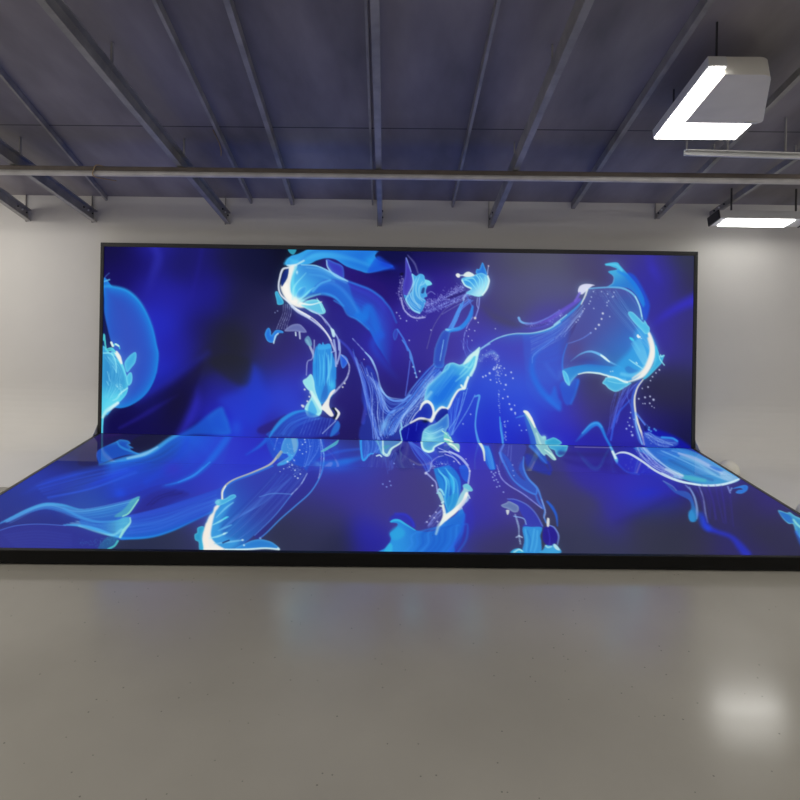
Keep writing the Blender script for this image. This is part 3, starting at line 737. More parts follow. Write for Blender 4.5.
    for k in range(5):
        stroke(C, D1(352+k*14,285, 340+k*16,350, 330+k*16,430, 352+k*12,500), .9, '6cc4f4', .22, 1.4)
    for q in ((398,262, 372,330, 378,400, 420,450), (420,300, 395,345, 398,410, 432,440), (375,275, 350,340, 352,420, 400,500), (440,300, 425,320, 405,330)):
        stroke(C, D1(*q), [.8, 1.6, 1.6, .8], 'a4e0f6', .5, 1)
    strands(C, D1(300,430, 330,480, 390,520), D1(330,370, 360,430, 420,480), 8, .8, 'a0d4f8', .4, .6, seed=77)
    stroke(C, D1(345,250, 350,320, 312,402, 300,440, 345,505, 395,530), [1.4, 1.4, 1, 1.6, 1.8, 2], '9cdcf6', .8)
    stroke(C, D1(300,130, 322,190, 335,230), 1, '8aa4f2', .8)
    stroke(C, D1(310,110, 360,170, 386,240), [1, 2, 1.2], '5a5c9c', .8, 1)
    spray(C, D1(272,270, 256,330, 252,400, 268,460, 310,530, 370,560, 436,556), 190, 2.4, (.3, .7), 'b0b0ea', .65, 16)
    stroke(C, D1(262,420, 282,500, 330,552, 380,568, 436,562), 1.3, 'b4b8ec', .8, .7)
    stroke(C, D1(280,280, 268,350, 276,420, 320,500), .9, 'b0b4ee', .6, .6, dash=.6)
    spray(C, D1(440,478, 540,430, 640,380, 720,330), 420, 4.6, (.3, .75), 'a6b0f2', .65, 17)
    spray(C, D1(440,520, 560,480, 680,430, 800,385), 330, 3.2, (.3, .7), '98a8f4', .6, 18)
    strands(C, D1(445,470, 560,410, 700,330), D1(450,540, 600,490, 790,400), 14, .6, '8a9cf0', .45, .5, seed=19, dash=.6)
    fill(C, D1(600,415, 700,380, 740,372, 700,400, 610,428), '2a1f70', .7, 1)
    stroke(C, D1(715,440, 725,408, 760,375), [1.2, 2, 1.2], '9cb8f4', .8, .8)
    stroke(C, D1(450,395, 480,375, 510,395), 1, '8a92dc', .6)
    fill(C, D1(203,690, 214,655, 232,645, 242,662, 232,710, 214,730), '3a50cc', .5, 1, rim='3a9af0', rw=1.2, ra=.95)
    stroke(C, D1(236,650, 262,690, 285,730, 312,800), [1.6, 1.6, 2.4], '4a82ea', .8, .9)
    drops(C, D1(230,528, 258,570, 302,588, 480,655, 322,730, 250,552), .7, 'b8c4f4')
    drops(C, D1(272,246, 262,250), 1.3, '14143a', .9)
    # --- flower
    fill(C, E1(188,240, 194,212, 214,210, 236,164, 256,205, 270,250, 262,285, 215,262), '2470d8', .97, .8, rim='55b4f0', rw=1.1, ra=.8)
    fill(C, E1(82,288, 110,270, 150,262, 190,250, 230,240, 266,258, 286,292, 272,352, 244,395, 212,413, 160,402, 118,386, 152,356, 108,330), '2f8ee2', .98, .9,
         g=(E1(150,300)[0], E1(235,390)[0], 'b4eaf2'), rim='8fe0f4', rw=1.5, ra=.7)
    for v in ((90,290, 140,300, 190,355), (110,285, 170,280, 210,350), (215,262, 236,300, 232,360), (190,255, 215,290, 214,340), (255,270, 262,320, 240,380)):
        stroke(C, E1(*v), [1, 1.4, .8], '84dcf6', .75, .8)
    stroke(C, E1(88,294, 110,330, 152,352), 1.5, 'c4f0f6', .9)
    stroke(C, E1(275,262, 284,300, 268,355, 236,400), 1.6, 'd8f4f4', .9, 1)
    fill(C, E1(96,262, 112,238, 142,232, 178,256, 140,268), 'e0ece8', .97, .9)
    fill(C, E1(42,254, 56,242, 74,252, 70,270, 54,272), 'eef2ec', .97, .7)
    stroke(C, E1(70,258, 100,256), 1.2, 'c8dcec', .9)
    stroke(C, E1(272,250, 275,220, 280,190), .9, 'a0b4e4', .8); drops(C, E1(280,188), .8, 'd8c8d8')
    stroke(C, E1(215,420, 208,490, 184,566), 1.2, '8a98ec', .8, .7); drops(C, E1(182,568), 1.3, 'f0ece4')
    stroke(C, E1(200,420, 196,470, 206,500), .8, 'a4b4f4', .7)
    strands(C, E1(70,470, 40,540, 0,640), E1(100,450, 60,560, 20,640), 6, .9, '4f9af0', .7, .5, seed=20)
    stroke(C, E1(165,480, 150,555, 85,632, 0,664), [1.6, 3.6, 3.6, 2.4], '2f86e6', .8, 1.4)
    stroke(C, E1(160,480, 118,400), 1.4, '5a80e8', .5)
    stroke(C, E1(165,560, 120,640, 100,720, 98,800), 1, '8fa0f0', .8, .6, dash=.8)
    drops(C, E1(134,700, 140,650, 120,660, 205,600, 160,730, 330,645, 180,660), .6, 'c0ccf8')
    stroke(C, E1(240,480, 330,560, 460,610, 560,625), [5, 7, 6, 3], '4c4a6e', [.3, .6, .6, .2], 7)
    stroke(C, G1(790,372, 680,420, 580,480, 500,540), [12, 9, 7, 4], '3a34ce', [.75, .7, .55, .2], 10)
    stroke(C, G1(470,100, 500,190, 540,260), [8, 9, 6], '3c36c4', [.2, .5, .2], 9)
    # --- ribbon and big veil on the right
    silk(C, F1(-80,300, 60,330, 200,270, 330,170)+[(574, 322)], F2(-30,120, 20,200, 80,260, 150,300, 210,285), '3f62d4', '3a74dc', .5, .12, .3, 21, (.05, .1))
    fill(C, F1(-40,470, 0,340, 120,330, 260,240, 330,300, 300,420, 285,540, 260,690, 180,760, 90,720, 0,600), '3f6ad8', .34, 16)
    stroke(C, E2(760,-20, 660,60, 605,130, 600,240, 650,350, 720,430, 795,500), [3, 4, 5, 6, 6, 4], '2f72e2', [.2, .4, .6, .8, .9, .7], 6)
    fill(C, F2(150,180, 180,120, 205,200, 230,240, 212,290, 170,260, 120,210), '2f74e4', .6, 4)
    fill(C, F2(225,90, 340,60, 360,90, 330,160, 300,240, 260,250, 230,180), '3060d6', .75, 3)
    stroke(C, F2(350,80, 330,170, 298,245), 2, '2f7ae8', .6, 3)
    stroke(C, E2(700,180, 780,280, 800,240), 4, '4a78e0', .3, 5)
    fill(C, G1(70,325, 120,302, 220,300, 320,312, 380,352, 420,430, 440,512, 482,600, 522,680, 535,760)+G2(470,230, 430,290, 380,345, 300,372, 250,380, 200,355, 110,335)+F1(650,665, 500,645, 430,660, 350,758, 305,715, 290,630, 292,500, 330,390, 420,200),
         '545aa6', .7, 1.4, g=(G1(160,480)[0], G2(380,170)[0], '2e8ade'))
    blob(C, *F1(400,440)[0], 9, 9, 0, '574e8e', .7)
    blob(C, *F1(470,540)[0], 14, 4, -5, '4c4790', .75)
    blob(C, *G1(330,420)[0], 14, 12, 40, '3a6ab4', .55)
    stroke(C, F1(330,390, 300,480, 288,560, 292,640), [1, 1.6, 2], '3f78e0', .8, 1.4)
    # its lower fin
    fill(C, F1(290,632, 330,605, 420,585, 520,570, 620,578, 720,590, 830,600, 850,720, 740,688, 650,664, 500,646, 430,662, 372,720, 346,762, 312,722), '2f86d6', .92, 1.4, rim='8fdcf2', rw=1.8, ra=.8, rdir=(0, 1))
    blob(C, *F1(560,560)[0], 16, 3.6, 4, '3a58b8', .5)
    fill(C, F1(288,630, 318,640, 345,690, 352,758, 330,742, 306,712), '4ab8ea', .85, 1.2, rim='8fe8f6', rw=1.2, ra=.8)
    stroke(C, F1(430,660, 500,645, 600,650, 670,668, 760,690, 850,712), [1, 1.6, 1.8, 1.4, 1.6], 'dcf4f0', .9, .8)
    stroke(C, F1(360,545, 450,480, 540,458, 630,490, 700,545, 800,592), [.6, 1.4, 2, 2.6, 2, 1], '6fb8f0', [.3, .7, .9, 1, .9, .4], 1)
    stroke(C, F1(630,490, 665,515, 705,548), [1.4, 2.2, 1.2], 'e0f6f6', .9, .8)
    # bell of this jelly: light gathers towards the lower right
    fill(C, G1(400,560, 440,560, 490,610, 525,690)+G2(472,170, 440,270, 385,340, 300,374, 230,372, 150,330, 200,240, 300,130), '2f9ae4', .8, 7)
    strands(C, G1(130,320, 200,420, 330,560, 470,700), G1(330,330, 400,440, 460,560, 510,700), 16, .6, '7cb0e8', .22, .8, seed=75)
    for k in range(9):
        a = k/8.0
        stroke(C, G2(300+a*60,95-a*30, 340+a*60,170-a*20, 385+a*40,250), [.6, 1.2, .8], '84d4f4', .4, 1.2)
    stroke(C, G2(292,58, 315,74), [1.6, 2.6, 1.6], '3fd4ee', .95, 1); stroke(C, G2(310,75, 330,100, 360,150), 2, '58bcee', .6, 2)
    fill(C, G2(254,282, 280,262, 322,285, 372,300, 330,312, 280,312), '2f74c8', .85, 2)
    stroke(C, G2(285,215, 320,240, 380,280), [.8, 1.6, 1.2], '8fdcf4', .85, .9); stroke(C, G2(335,235, 345,245), 1, 'd8f4f8', .8)
    stroke(C, G2(230,320, 300,330, 370,300, 410,250), 3.4, '6cc8f2', .6, 3)
    fill(C, G2(414,4, 436,18, 462,80, 474,150, 466,215, 432,292, 384,346, 300,376, 240,384, 330,352, 392,292, 426,215, 440,130, 428,60), 'f0eee6', .97, 2.2)
    stroke(C, G2(425,60, 445,140, 430,220, 390,295, 310,352), [2, 3, 3.4, 3, 1.5], 'f4e6d8', .9, 2.6)
    fill(C, G2(474,110, 500,165, 505,185, 540,182, 530,215, 522,240, 492,272, 440,325, 398,358, 388,350, 436,292, 470,220), '2fa4dc', .93, 1.1, rim='5fd8ee', rw=1.2, ra=.7)
    stroke(C, G2(505,190, 510,215, 540,255), 1.2, '8fe4f2', .8); stroke(C, G2(540,184, 520,195, 512,180), 1, 'a4ecf4', .8)
    fill(C, G1(340,474, 350,458, 372,464, 410,500, 438,528, 446,512, 462,540, 478,562, 474,590, 452,602, 424,575, 375,525), '49b4e2', .96, .9, rim='86dcf0', rw=1.2, ra=.7)
    # flame on top
    fill(C, G1(330,215, 380,225, 430,300, 475,400, 475,450, 455,515, 432,480, 405,370, 350,300), '2456d8', .8, 3)
    fill(C, G1(190,157, 220,146, 270,144, 290,165, 335,215, 395,285, 440,370, 440,430, 418,400, 385,345, 330,306, 220,302, 245,270, 248,235, 212,203, 258,192, 268,184, 228,168), '2c7cd2', .95, 1.1,
         g=(G1(320,300)[0], G1(245,160)[0], '44b4e4'))
    stroke(C, G1(275,200, 340,240, 400,320, 440,410), [2, 3.6, 4, 3], '1f7ae4', .75, 3)
    stroke(C, G1(200,158, 262,160, 300,195), 2, '58c8ec', .8, 1.5)
    stroke(C, G1(80,312, 160,305, 250,303, 320,314, 380,356, 415,430, 430,505), [1, 1.4, 1.6, 2, 2, 1.8, 1.4], '6fbcea', [.8, .8, .8, .9, .9, .9, .9], 1)
    stroke(C, G1(205,300, 240,280, 250,245, 240,220), [.8, 1.4, .8], '5ca0d8', .8)
    stroke(C, G1(385,360, 412,420, 428,490), 1, 'c8ecf0', .7)
    # ribbon
    silk(C, E1(500,612, 560,640, 680,625, 800,540)+F1(150,190, 280,100, 440,0), E1(520,640, 620,645, 730,620, 820,570)+F1(200,210, 330,120, 445,10), '6a62d8', '5458d0', .7, .4, .3, 22, (.15, 0))
    stroke(C, E1(500,566, 512,590, 545,605, 620,604, 720,562, 800,512)+F1(230,130, 330,70), [2.4, 2, 1.4, 1.2, .9], '7ab4f0', [.9, .9, .8, .6, .4], 1)
    spray(C, E1(560,620, 680,610, 800,545)+F1(260,110), 110, 2, (.3, .6), 'b0b8f4', .55, 23)
    stroke(C, F1(-40,215, 120,190, 270,105, 440,-5), [2, 4, 4, 3], '6858cc', [.3, .6, .8, .9], 2)
    stroke(C, E1(215,795, 330,722, 450,688, 600,682, 720,652, 800,602)+F1(220,228, 330,140, 420,60, 478,-10), [.8, 1.2, 1.3, 1.8, 2.8, 3.2, 3, 2.8, 2, 1.4], '4690d8', [.7, .8, .8, .9, .95, .95, .95, .95, .9], 1.2)
    silk(C, E1(330,722, 450,690, 600,690, 720,660, 800,610)+F1(220,236, 330,150, 450,40), E1(340,800, 470,790, 620,780, 740,760)+F1(60,480, 200,430, 300,330, 470,90), '3f70dc', '4a54cc', .55, .05, .3, 73, (.15, .1), 8)
    strands(C, F1(0,320, 200,250, 330,150, 470,20), F1(20,520, 150,420, 290,330, 460,120), 12, .6, '8fb8f0', .4, .6, seed=74, dash=.5)
    stroke(C, E1(230,785, 340,716, 460,682, 600,676, 720,645, 800,594)+F1(215,220, 325,132), [.8, 1, 1, 1.4, 1.2, 1], 'a8dcf0', .8, .7)
    stroke(C, E1(215,800, 260,770, 290,755), 1.4, '8fc4f0', .7)
    fill(C, G1(20,332, 30,296, 70,281, 126,288, 108,296, 80,318, 44,348), 'd8d8f2', .97, .9)
    stroke(C, G1(78,318, 64,360, 40,410), [2, 1.6, 1], 'e4ece8', .85, .8)
    stroke(C, G1(30,340, 10,375, 0,390), 2.4, '7a68d8', .8, 1.4)
    # beads
    drops(C, [q+(r,) for q, r in zip(G1(178,470, 170,505, 153,543, 132,568, 100,595), (1.1, .9, 1.1, .9, .8))], 1, 'e4ecf8')
    drops(C, G1(205,420, 215,390, 246,360, 250,335, 222,490, 120,438, 205,400, 240,365, 208,345, 170,330), .7, 'b4c4ec')
    drops(C, G1(118,330, 105,365, 98,392, 90,408, 60,440, 48,460, 30,490, 20,512, 8,525, 52,452), .7, 'b8c8f0')
    spray(C, G1(110,340, 180,345, 250,340), 40, 5, (.3, .5), '8fa4dc', .5, 24)
    stroke(C, G1(104,592, 50,628, -10,652)+F1(340,385), [1.2, 1, .8], '6a88e0', .7, .8)
    strands(C, F1(210,350, 300,260, 440,120), F1(330,310, 380,230, 470,120), 5, .8, '9ab0f0', .6, .5, seed=25, dash=.8)
    stroke(C, F1(20,560, 40,480, 210,350), [.8, 1, 1.4], '6a94ec', .6)
    fill(C, G2(90,386, 106,360, 122,344, 200,350, 256,378, 300,384, 252,420, 190,449, 140,430, 112,402), '3fa6dc', .97, .9, rim='8fe4f0', rw=1.4, ra=.8)
    stroke(C, G2(130,340, 180,345, 240,372, 270,380), [1, 1.6, 2.2], 'e0f6f2', .9, .8)
    stroke(C, G2(130,370, 190,385, 260,390), 1, '74cce8', .7)
    fill(C, G1(395,612, 404,602, 410,612, 422,618, 408,628, 400,624), 'eef6f4', .95, .6); stroke(C, G1(410,620, 428,632), .8, 'd0e8f4', .8)
    drops(C, G2(150,302, 165,300), .8, 'a8dcf4')
    # stem and its fine veil
    fill(C, G2(380,365, 300,400, 240,470, 200,560, 160,680, 120,800, 360,800, 330,640, 322,520), '2f2cae', .55, 5)
    strands(C, G2(370,375, 300,440, 240,540, 200,660), G2(180,450, 165,540, 150,620, 130,760), 26, .6, '5a70e4', .5, .9, seed=26, dash=.6)
    stroke(C, G2(290,510, 210,600, 175,680, 152,800), [1.4, 2, 2], '3a62e0', .75, 1.4)
    stroke(C, G2(300,390, 270,470, 300,560), .9, '6a8cf0', .6, dash=.7)
    stroke(C, G2(372,370, 330,430, 312,510, 318,600, 340,700, 365,800)+H1(240,130), [2, 3, 4.5, 4.5, 4, 4], '3f62d4', .8, 2)
    stroke(C, G2(386,360, 345,420, 324,500, 330,590, 350,680, 378,760, 396,830), [1, 1.4, 1.8, 1.8, 2, 2], 'e2e2d8', .95, .8)
    stroke(C, G2(330,600, 336,690, 362,780, 380,830), 1.4, '8fc4f4', .8, .9)
    drops(C, [q+(r,) for q, r in zip(G2(505,290, 480,312, 455,340, 440,368, 422,415, 380,425, 400,490, 437,483, 462,507, 435,533, 400,535, 385,535, 355,500, 467,565, 450,555),
          (.9, .8, .8, .7, .9, .7, 1, .9, 1.2, .8, .7, .6, .9, .6, .6))], 1, 'c8d0f4')
    drops(C, [q+(r,) for q, r in zip(G2(308,765, 265,718, 286,695, 310,705, 290,640, 296,600, 300,740, 275,670, 320,650), (1.2, .9, .9, .8, .8, .7, .8, .6, .6))], 1, 'b8ccf8')
    # blue splash to the right of the stem
    fill(C, H1(230,60, 300,50, 400,85, 470,130, 500,165, 380,165, 250,150), '1418c0', .7, 5)
    fill(C, H1(235,80, 262,66, 300,85, 345,95, 404,104, 418,124, 400,140, 330,150, 250,146), '3a66cc', .6, 1.8, rim='4fa0ee', rw=1.4, ra=.8, rdir=(.2, -1))
    strands(C, H1(230,70, 262,100, 300,130, 360,148), H1(262,70, 310,95, 360,110, 415,122), 16, .7, '8fb4f0', .5, .7, seed=64, dash=.6)
    spray(C, H1(240,80, 290,115, 350,135), 60, 3.5, (.25, .55), 'a8c4f4', .6, 65)
    stroke(C, H1(330,92, 385,97, 412,112), 2, '3aa4f2', .8, 1.4)
    strands(C, G2(335,600, 370,640, 420,700), G2(340,620, 380,680, 430,740), 4, .9, '5a80ea', .7, .5, seed=27)
    drops(C, H1(250,30, 262,52, 290,48, 298,55, 272,60, 262,40), 1, '5ab4f4', .8)
    fill(C, H1(236,35, 250,25, 256,45, 240,62), '181c70', .8, 1)
    # --- bump, droplets and splash low in the middle
    fill(C, F2(330,520, 400,452, 450,402, 492,390, 522,420, 552,492, 592,570, 400,570), '302cae', .6, 3)
    stroke(C, F2(335,518, 400,450, 450,402, 490,391, 520,420, 550,490, 592,566, 600,590), [1.5, 4, 5, 4.5, 3.4, 2.4, 2, 2], '2a82e2', [.3, .8, .95, .95, .9, .9, .9], 2)
    stroke(C, F2(380,460, 440,400, 490,386, 522,415), 1.4, '4aa8f0', .7, 1.2)
    stroke(C, E2(215,150, 260,110, 310,90, 350,120), [2, 3, 4, 2], '6a8cdc', [.3, .5, .7, .6], 3)
    spray(C, E2(210,150, 290,105, 350,140), 130, 3.4, (.3, .6), 'b4ccf0', .5, 28)
    spray(C, E2(330,120, 350,200, 340,270), 46, 3.6, (.4, .9), 'd4e4f6', .7, 29)
    drops(C, [q+(r,) for q, r in zip(E2(445,235, 458,278, 406,326, 370,316, 395,360, 420,412, 385,424, 432,466, 446,504, 470,475, 474,530, 288,242, 240,268, 260,260, 295,290, 340,308, 318,212, 358,202, 395,206, 405,255, 360,300),
          (.9, .8, 1, .7, .6, .8, .8, .9, 1.2, .7, .9, 1.1, .9, .9, .8, .7, 1.1, 1, .7, .8, .6))], 1, 'd0def8')
    spray(C, E2(358,330, 356,440, 365,560), 22, .9, (.3, .7), 'b4ccf8', .8, 30)
    spray(C, E2(396,580, 402,660, 404,730), 16, .9, (.5, .9), 'c0d8fa', .8, 31)
    drops(C, E2(520,658, 555,655, 420,590, 505,620, 475,540, 150,540, 95,610), .7, 'a8c4f8')
    stroke(C, E2(180,412, 205,404, 214,412, 200,480, 188,560, 186,640, 205,730, 240,800), [1.2, 2, 2, 1.8, 1.4, 1.6, 2.4, 3], '5aa8ec', .85, .9)
    stroke(C, E2(362,560, 370,650, 384,740, 382,800), [1, 1.8, 2, 1.6], '4ea8ee', .85, .9)
    stroke(C, E2(372,600, 392,720), .9, '3a80e8', .7)
    stroke(C, E2(480,566, 512,556, 545,548), [.8, 1.6, 1.2], '4a8ce8', .7, 1)
    fill(C, E2(540,540, 566,560, 600,640, 630,740, 640,800, 600,800, 575,700, 550,600), '2f62cc', .8, 2)
    fill(C, E2(536,520, 552,512, 572,532, 608,592, 640,662, 668,700, 696,702, 702,760, 722,810, 650,810, 615,700, 575,600), '86bcc8', .95, 1)
    stroke(C, E2(540,520, 560,530, 590,575, 618,635), [2, 3.4, 3, 1.4], 'f0f2e8', .96, 1)
    stroke(C, E2(630,680, 660,760, 690,800), 2, 'b4e0d8', .7, 1)
    blob(C, *E2(682,708)[0], 2.2, 2, 0, '9ce0e4', .9)
    fill(C, E2(690,735, 725,718, 760,710, 812,744, 790,765, 740,770, 700,768), '2f9cc8', .96, .9, rim='7fe0ea', rw=1.2, ra=.7)
    bloom(C, 7, 1.0, .42)
    return C

def paint_floor():
    C = ground(FLOOR_NOTES, 11.5)  # far strip's colours already include reflections of the wall screen
    g = C.mean(axis=2, keepdims=True); C = (g+(C-g)*.92)*.97
    C[..., 1] += .03*np.clip((300-(CX0+np.arange(CWID)/CS))/120, 0, 1)[None, :]
    # --- far strip on the left: bird shape, dark gap with a painted reflection tint and the long bright ribbon
    fill(C, I2(-40,150, 20,100, 60,70, 440,64, 460,80, 410,105, 340,150, 290,178, 230,178, 60,235, -60,240), '231d58', .6, 3)
    fill(C, I2(215,140, 240,98, 330,70, 470,66, 430,95, 340,152, 290,176, 240,170), '22233f', .8, 2.5)
    stroke(C, I2(0,130, 60,90, 160,72), 4, '3a2268', .5, 4)
    fill(C, I2(40,165, 140,114, 162,104, 202,110, 216,126, 206,132, 232,150, 214,152, 232,168, 262,182, 200,186, 130,205, 60,232, 44,225), '2560c8', .9, 1.4, rim='46a8e0', rw=1.8, ra=.8, rdir=(.3, -1))
    stroke(C, I2(145,116, 160,140, 200,160, 260,182), [1.4, 2.4, 1.4], '3a9ae0', .7, 1.4)
    silk(C, I2(60,236, 160,214, 260,190, 340,160, 420,104, 480,70, 560,20), I2(60,420, 200,400, 350,350, 520,300, 640,210, 720,100, 740,0), '2a72dc', '3050d4', .85, .35, .16, 31, (.1, 0), 8)
    stroke(C, I2(50,238, 160,213, 262,190, 340,160, 420,104, 490,64, 560,24), [1.5, 4, 5, 4, 4, 3], '4aa8e8', [.5, .75, .85, .85, .7, .4], 3)
    stroke(C, I2(200,205, 290,182, 360,145), [2, 3, 1.5], '9ccff0', .7, 2)
    stroke(C, I2(745,40, 735,90, 650,205, 560,290, 440,342, 390,352), [8, 7, 6, 4, 2, 1], '2a7ae2', [.5, .6, .7, .8, .7, .4], 6)
    stroke(C, I2(640,225, 560,290, 470,332), [1.2, 1.8, 1], '3f9ef0', .7, 1.4)
    stroke(C, I2(520,110, 470,200, 400,260, 300,330), 6, '2a52d8', .4, 7)
    blob(C, *I2(440,260)[0], 10, 8, 0, '4a3cc4', .45)
    blob(C, *I2(160,390)[0], 6, 5, 0, '2a58e4', .6)
    stroke(C, I1(560,40, 400,80, 250,120, 120,180), [3, 6, 5, 2], '2c58dc', [.2, .6, .5, .1], 6)
    stroke(C, I1(800,20, 640,70, 500,130, 380,170), [3, 6, 5, 2], '2f50e0', [.2, .6, .5, .1], 6)
    strands(C, I1(180,130, 400,70, 620,30), I1(260,210, 500,150, 740,60), 10, 1.6, '3a68e4', .3, 1, 1.6, seed=40)
    # dark cloud and the wide ribbon
    fill(C, N1(150,230, 230,170, 330,140, 450,150, 500,180, 400,225, 300,270, 190,310, 100,325), '35318e', .5, 5)
    strands(C, N1(180,260, 260,180, 360,150), N1(250,260, 330,220, 490,170), 8, 1, '2e2c84', .4, 1, 1, seed=41)
    stroke(C, N1(330,110, 440,85, 540,40, 600,-20), [1, 1.6, 1.8, 2], '3a8aee', [.4, .7, .7, .4], 2)
    fill(C, N1(-20,345, 60,330, 300,272, 500,208, 700,140, 830,90, 800,260, 640,322, 500,388, 380,442, 250,481, 120,497, -20,497), '3658cc', .92, 1.5,
         g=(N1(330,290)[0], N1(350,450)[0], '2a6cd8'))
    stroke(C, N1(-40,495, 120,496, 250,481, 380,441, 500,387, 640,320, 720,270), [2.4, 2.4, 2.2, 2, 1.6, 1], '2a90e6', [.9, .9, .8, .6, .4, .2], 2)
    stroke(C, N1(60,345, 300,290, 500,230, 700,160), 2.5, '3f60d8', .5, 3)
    strands(C, N1(60,380, 300,330, 520,250, 700,190), N1(60,480, 280,455, 520,360, 720,270), 16, 1.2, '4a86e4', .3, .8, 1.6, seed=83, cols=['4a86e4', '3f62d4'])
    for k in range(6):
        stroke(C, N1(80,350+k*22, 300,310+k*24, 520,240+k*24, 700,180+k*22), 1.6, '3f72de', .25, 2)
    # --- fins sweeping in from the left
    fill(C, I1(-40,390, 0,372, 100,346, 220,342, 350,350, 470,378, 560,404, 640,412, 600,470, 560,490, -40,490), '3a3ea0', .65, 2)
    silk(C, I1(-30,350, 60,305, 150,262, 240,234, 330,238, 430,262, 520,255, 640,230, 742,196), I1(-30,352, 60,318, 150,282, 240,262, 330,278, 430,318, 520,332, 610,328, 690,285), '3f96d8', '3472d0', .8, .75, .12, 42, (.1, 0), 6)
    strands(C, I1(30,330, 240,240, 430,270, 730,205), I1(60,330, 240,262, 430,315, 690,285), 20, .8, '8fc8ee', .3, .6, .9, seed=81, cols=['8fc8ee', '3a7cd0', '6ab4ea'])
    strands(C, I1(350,345, 470,360, 600,395, 650,400), I1(430,322, 520,336, 620,324, 690,312), 14, .8, '8fd0f0', .3, .6, .9, seed=82)
    stroke(C, I1(-20,348, 60,308, 150,264, 240,236, 330,240, 420,262), [1, 2, 2.4, 3, 2.6, 1], '56aee8', [.6, .7, .8, .8, .7, .3], 2)
    stroke(C, I1(340,258, 430,305, 520,330, 610,327, 660,318), [2, 3, 2.4, 1.6], '4a9ee4', .7, 2)
    fill(C, I1(610,300, 660,262, 700,215, 742,194, 738,215, 690,282, 652,302), '54a8c0', .8, 2, rim='8cdcc8', rw=1.4, ra=.8, rdir=(1, .4))
    stroke(C, I1(655,300, 690,280, 738,212), 1.4, '9ce6cc', .8, 1)
    fill(C, I1(430,320, 520,336, 620,322, 660,305, 694,308, 690,342, 664,372, 642,412, 600,404, 520,380, 440,350), '3474d0', .85, 2, g=(I1(520,350)[0], I1(670,330)[0], '58b8d8'))
    stroke(C, I1(340,346, 430,350, 520,372, 600,402, 645,412), [1, 2.6, 3.4, 3, 1.5], '52b0ee', .85, 1.8)
    stroke(C, I1(420,352, 520,384, 600,400, 650,372), [1, 2, 3], '8fdcf0', .6, 2)
    stroke(C, I1(640,412, 664,372, 694,335, 694,308), [2.2, 3, 1.6, 1.2], 'a4e6dc', .85, 1.2)
    fill(C, I1(560,420, 600,408, 628,420, 632,436, 606,460, 570,478, 520,476), '2f7ea8', .6, 1.5); stroke(C, I1(575,476, 610,458, 628,432), 2, '58d0d0', .8, 1)
    spray(C, I1(430,440, 520,440, 600,430), 130, 4, (.25, .5), '4aa0d0', .6, 43)
    spray(C, I1(420,330, 520,350, 600,355), 60, 3, (.25, .5), '5a9ae0', .5, 44)
    stroke(C, I1(-20,382, 60,356, 130,345, 220,342, 350,350), .9, '5a86dc', .7, .8)
    for k in range(7):
        stroke(C, I1(20+k*12,400+k*12, 200,380+k*16, 380,400+k*14), 1.4, '4a58b8', .25, 2)
    # --- large bell in the foreground
    fill(C, C2(-40,680, 440,680, 470,690, 420,700, 330,690)+J1(640,240, 560,310, 480,230, 430,170, 300,190), '2a52cc', .0, 2)
    stroke(C, J1(300,185, 370,140, 420,90, 440,60), [1.5, 3, 4, 4], '2a72dc', [.4, .8, .9, .9], 3)
    fill(C, J1(420,62, 700,62, 712,110, 710,180, 640,240, 618,278, 600,250, 565,305, 520,235, 440,200), '2c60cc', .75, 3)
    fill(C, J1(178,415, 186,360, 232,322, 330,282, 430,240, 475,222, 520,205, 560,235, 625,282, 565,372, 482,482, 400,562, 345,612, 300,650, 240,692, 70,694, 66,620, 100,520, 132,470), '3f4cb0', .82, 1.5,
         g=(J1(420,380)[0], J1(110,600)[0], '2e88d4'))
    blob(C, *J1(380,470)[0], 17, 9, -40, '3c4aa4', .6)
    fill(C, J1(625,282, 690,260, 705,200, 712,260, 660,360, 560,460, 470,530, 380,632, 345,615, 400,560, 482,482, 565,372), '3636a2', .5, 1.6)
    for k in range(12):
        stroke(C, J1(150+k*8,600-k*8, 260+k*12,510-k*6, 400+k*14,390-k*8), [.6, 1.2, .5], '5a88dc', .22, 1.4)
    strands(C, J1(90,640, 200,540, 330,400, 440,290), J1(200,680, 330,580, 460,450, 600,300), 26, .9, '6c9ce8', .16, .9, 1, seed=80, cols=['6c9ce8', '3a6cd0', '2c3c9c'])
    fill(C, J1(130,480, 180,440, 235,420, 200,480, 160,560, 190,620, 260,650, 200,692, 70,692, 66,620, 100,520), '3f9ee0', .8, 7)
    fill(C, J1(163,445, 150,470, 134,495, 118,560, 112,620, 140,660, 180,692, 70,693, 66,620, 84,560, 102,515, 122,492, 132,462), 'f2ece4', .97, 2.4)
    stroke(C, J1(95,560, 84,620, 90,680), 4.5, 'f6eadc', .9, 3)
    stroke(C, J1(70,690, 140,685, 200,692), [3, 3, 1], 'f4f0e8', .9, 2)
    fill(C, J1(66,566, 76,580, 64,620, 72,690, 50,690, 46,652, 28,640, 24,612, 38,600, 40,576), '2f9ccc', .96, 1, rim='5fd0e6', rw=1.2, ra=.7)
    fill(C, J1(134,440, 150,424, 185,420, 218,400, 240,398, 244,412, 210,432, 176,450, 150,456), '45a8dc', .97, 1, rim='84dcee', rw=1.4, ra=.7)
    blob(C, *J1(150,438)[0], 2.6, 2.2, 0, '8fd4e8', .8)
    stroke(C, J1(172,418, 176,370, 222,325, 330,282, 425,238, 470,190, 486,168), [2.4, 2, 1.8, 2, 2, 2.6, 2.4], 'c8c8b8', .9, .9)
    stroke(C, J1(180,412, 186,368, 236,326, 340,286, 440,244), [1.5, 1.5, 2, 2], '3a7ce0', .8, 1.5)
    stroke(C, J1(172,420, 174,385, 190,352), 1.2, 'eef6f4', .9)
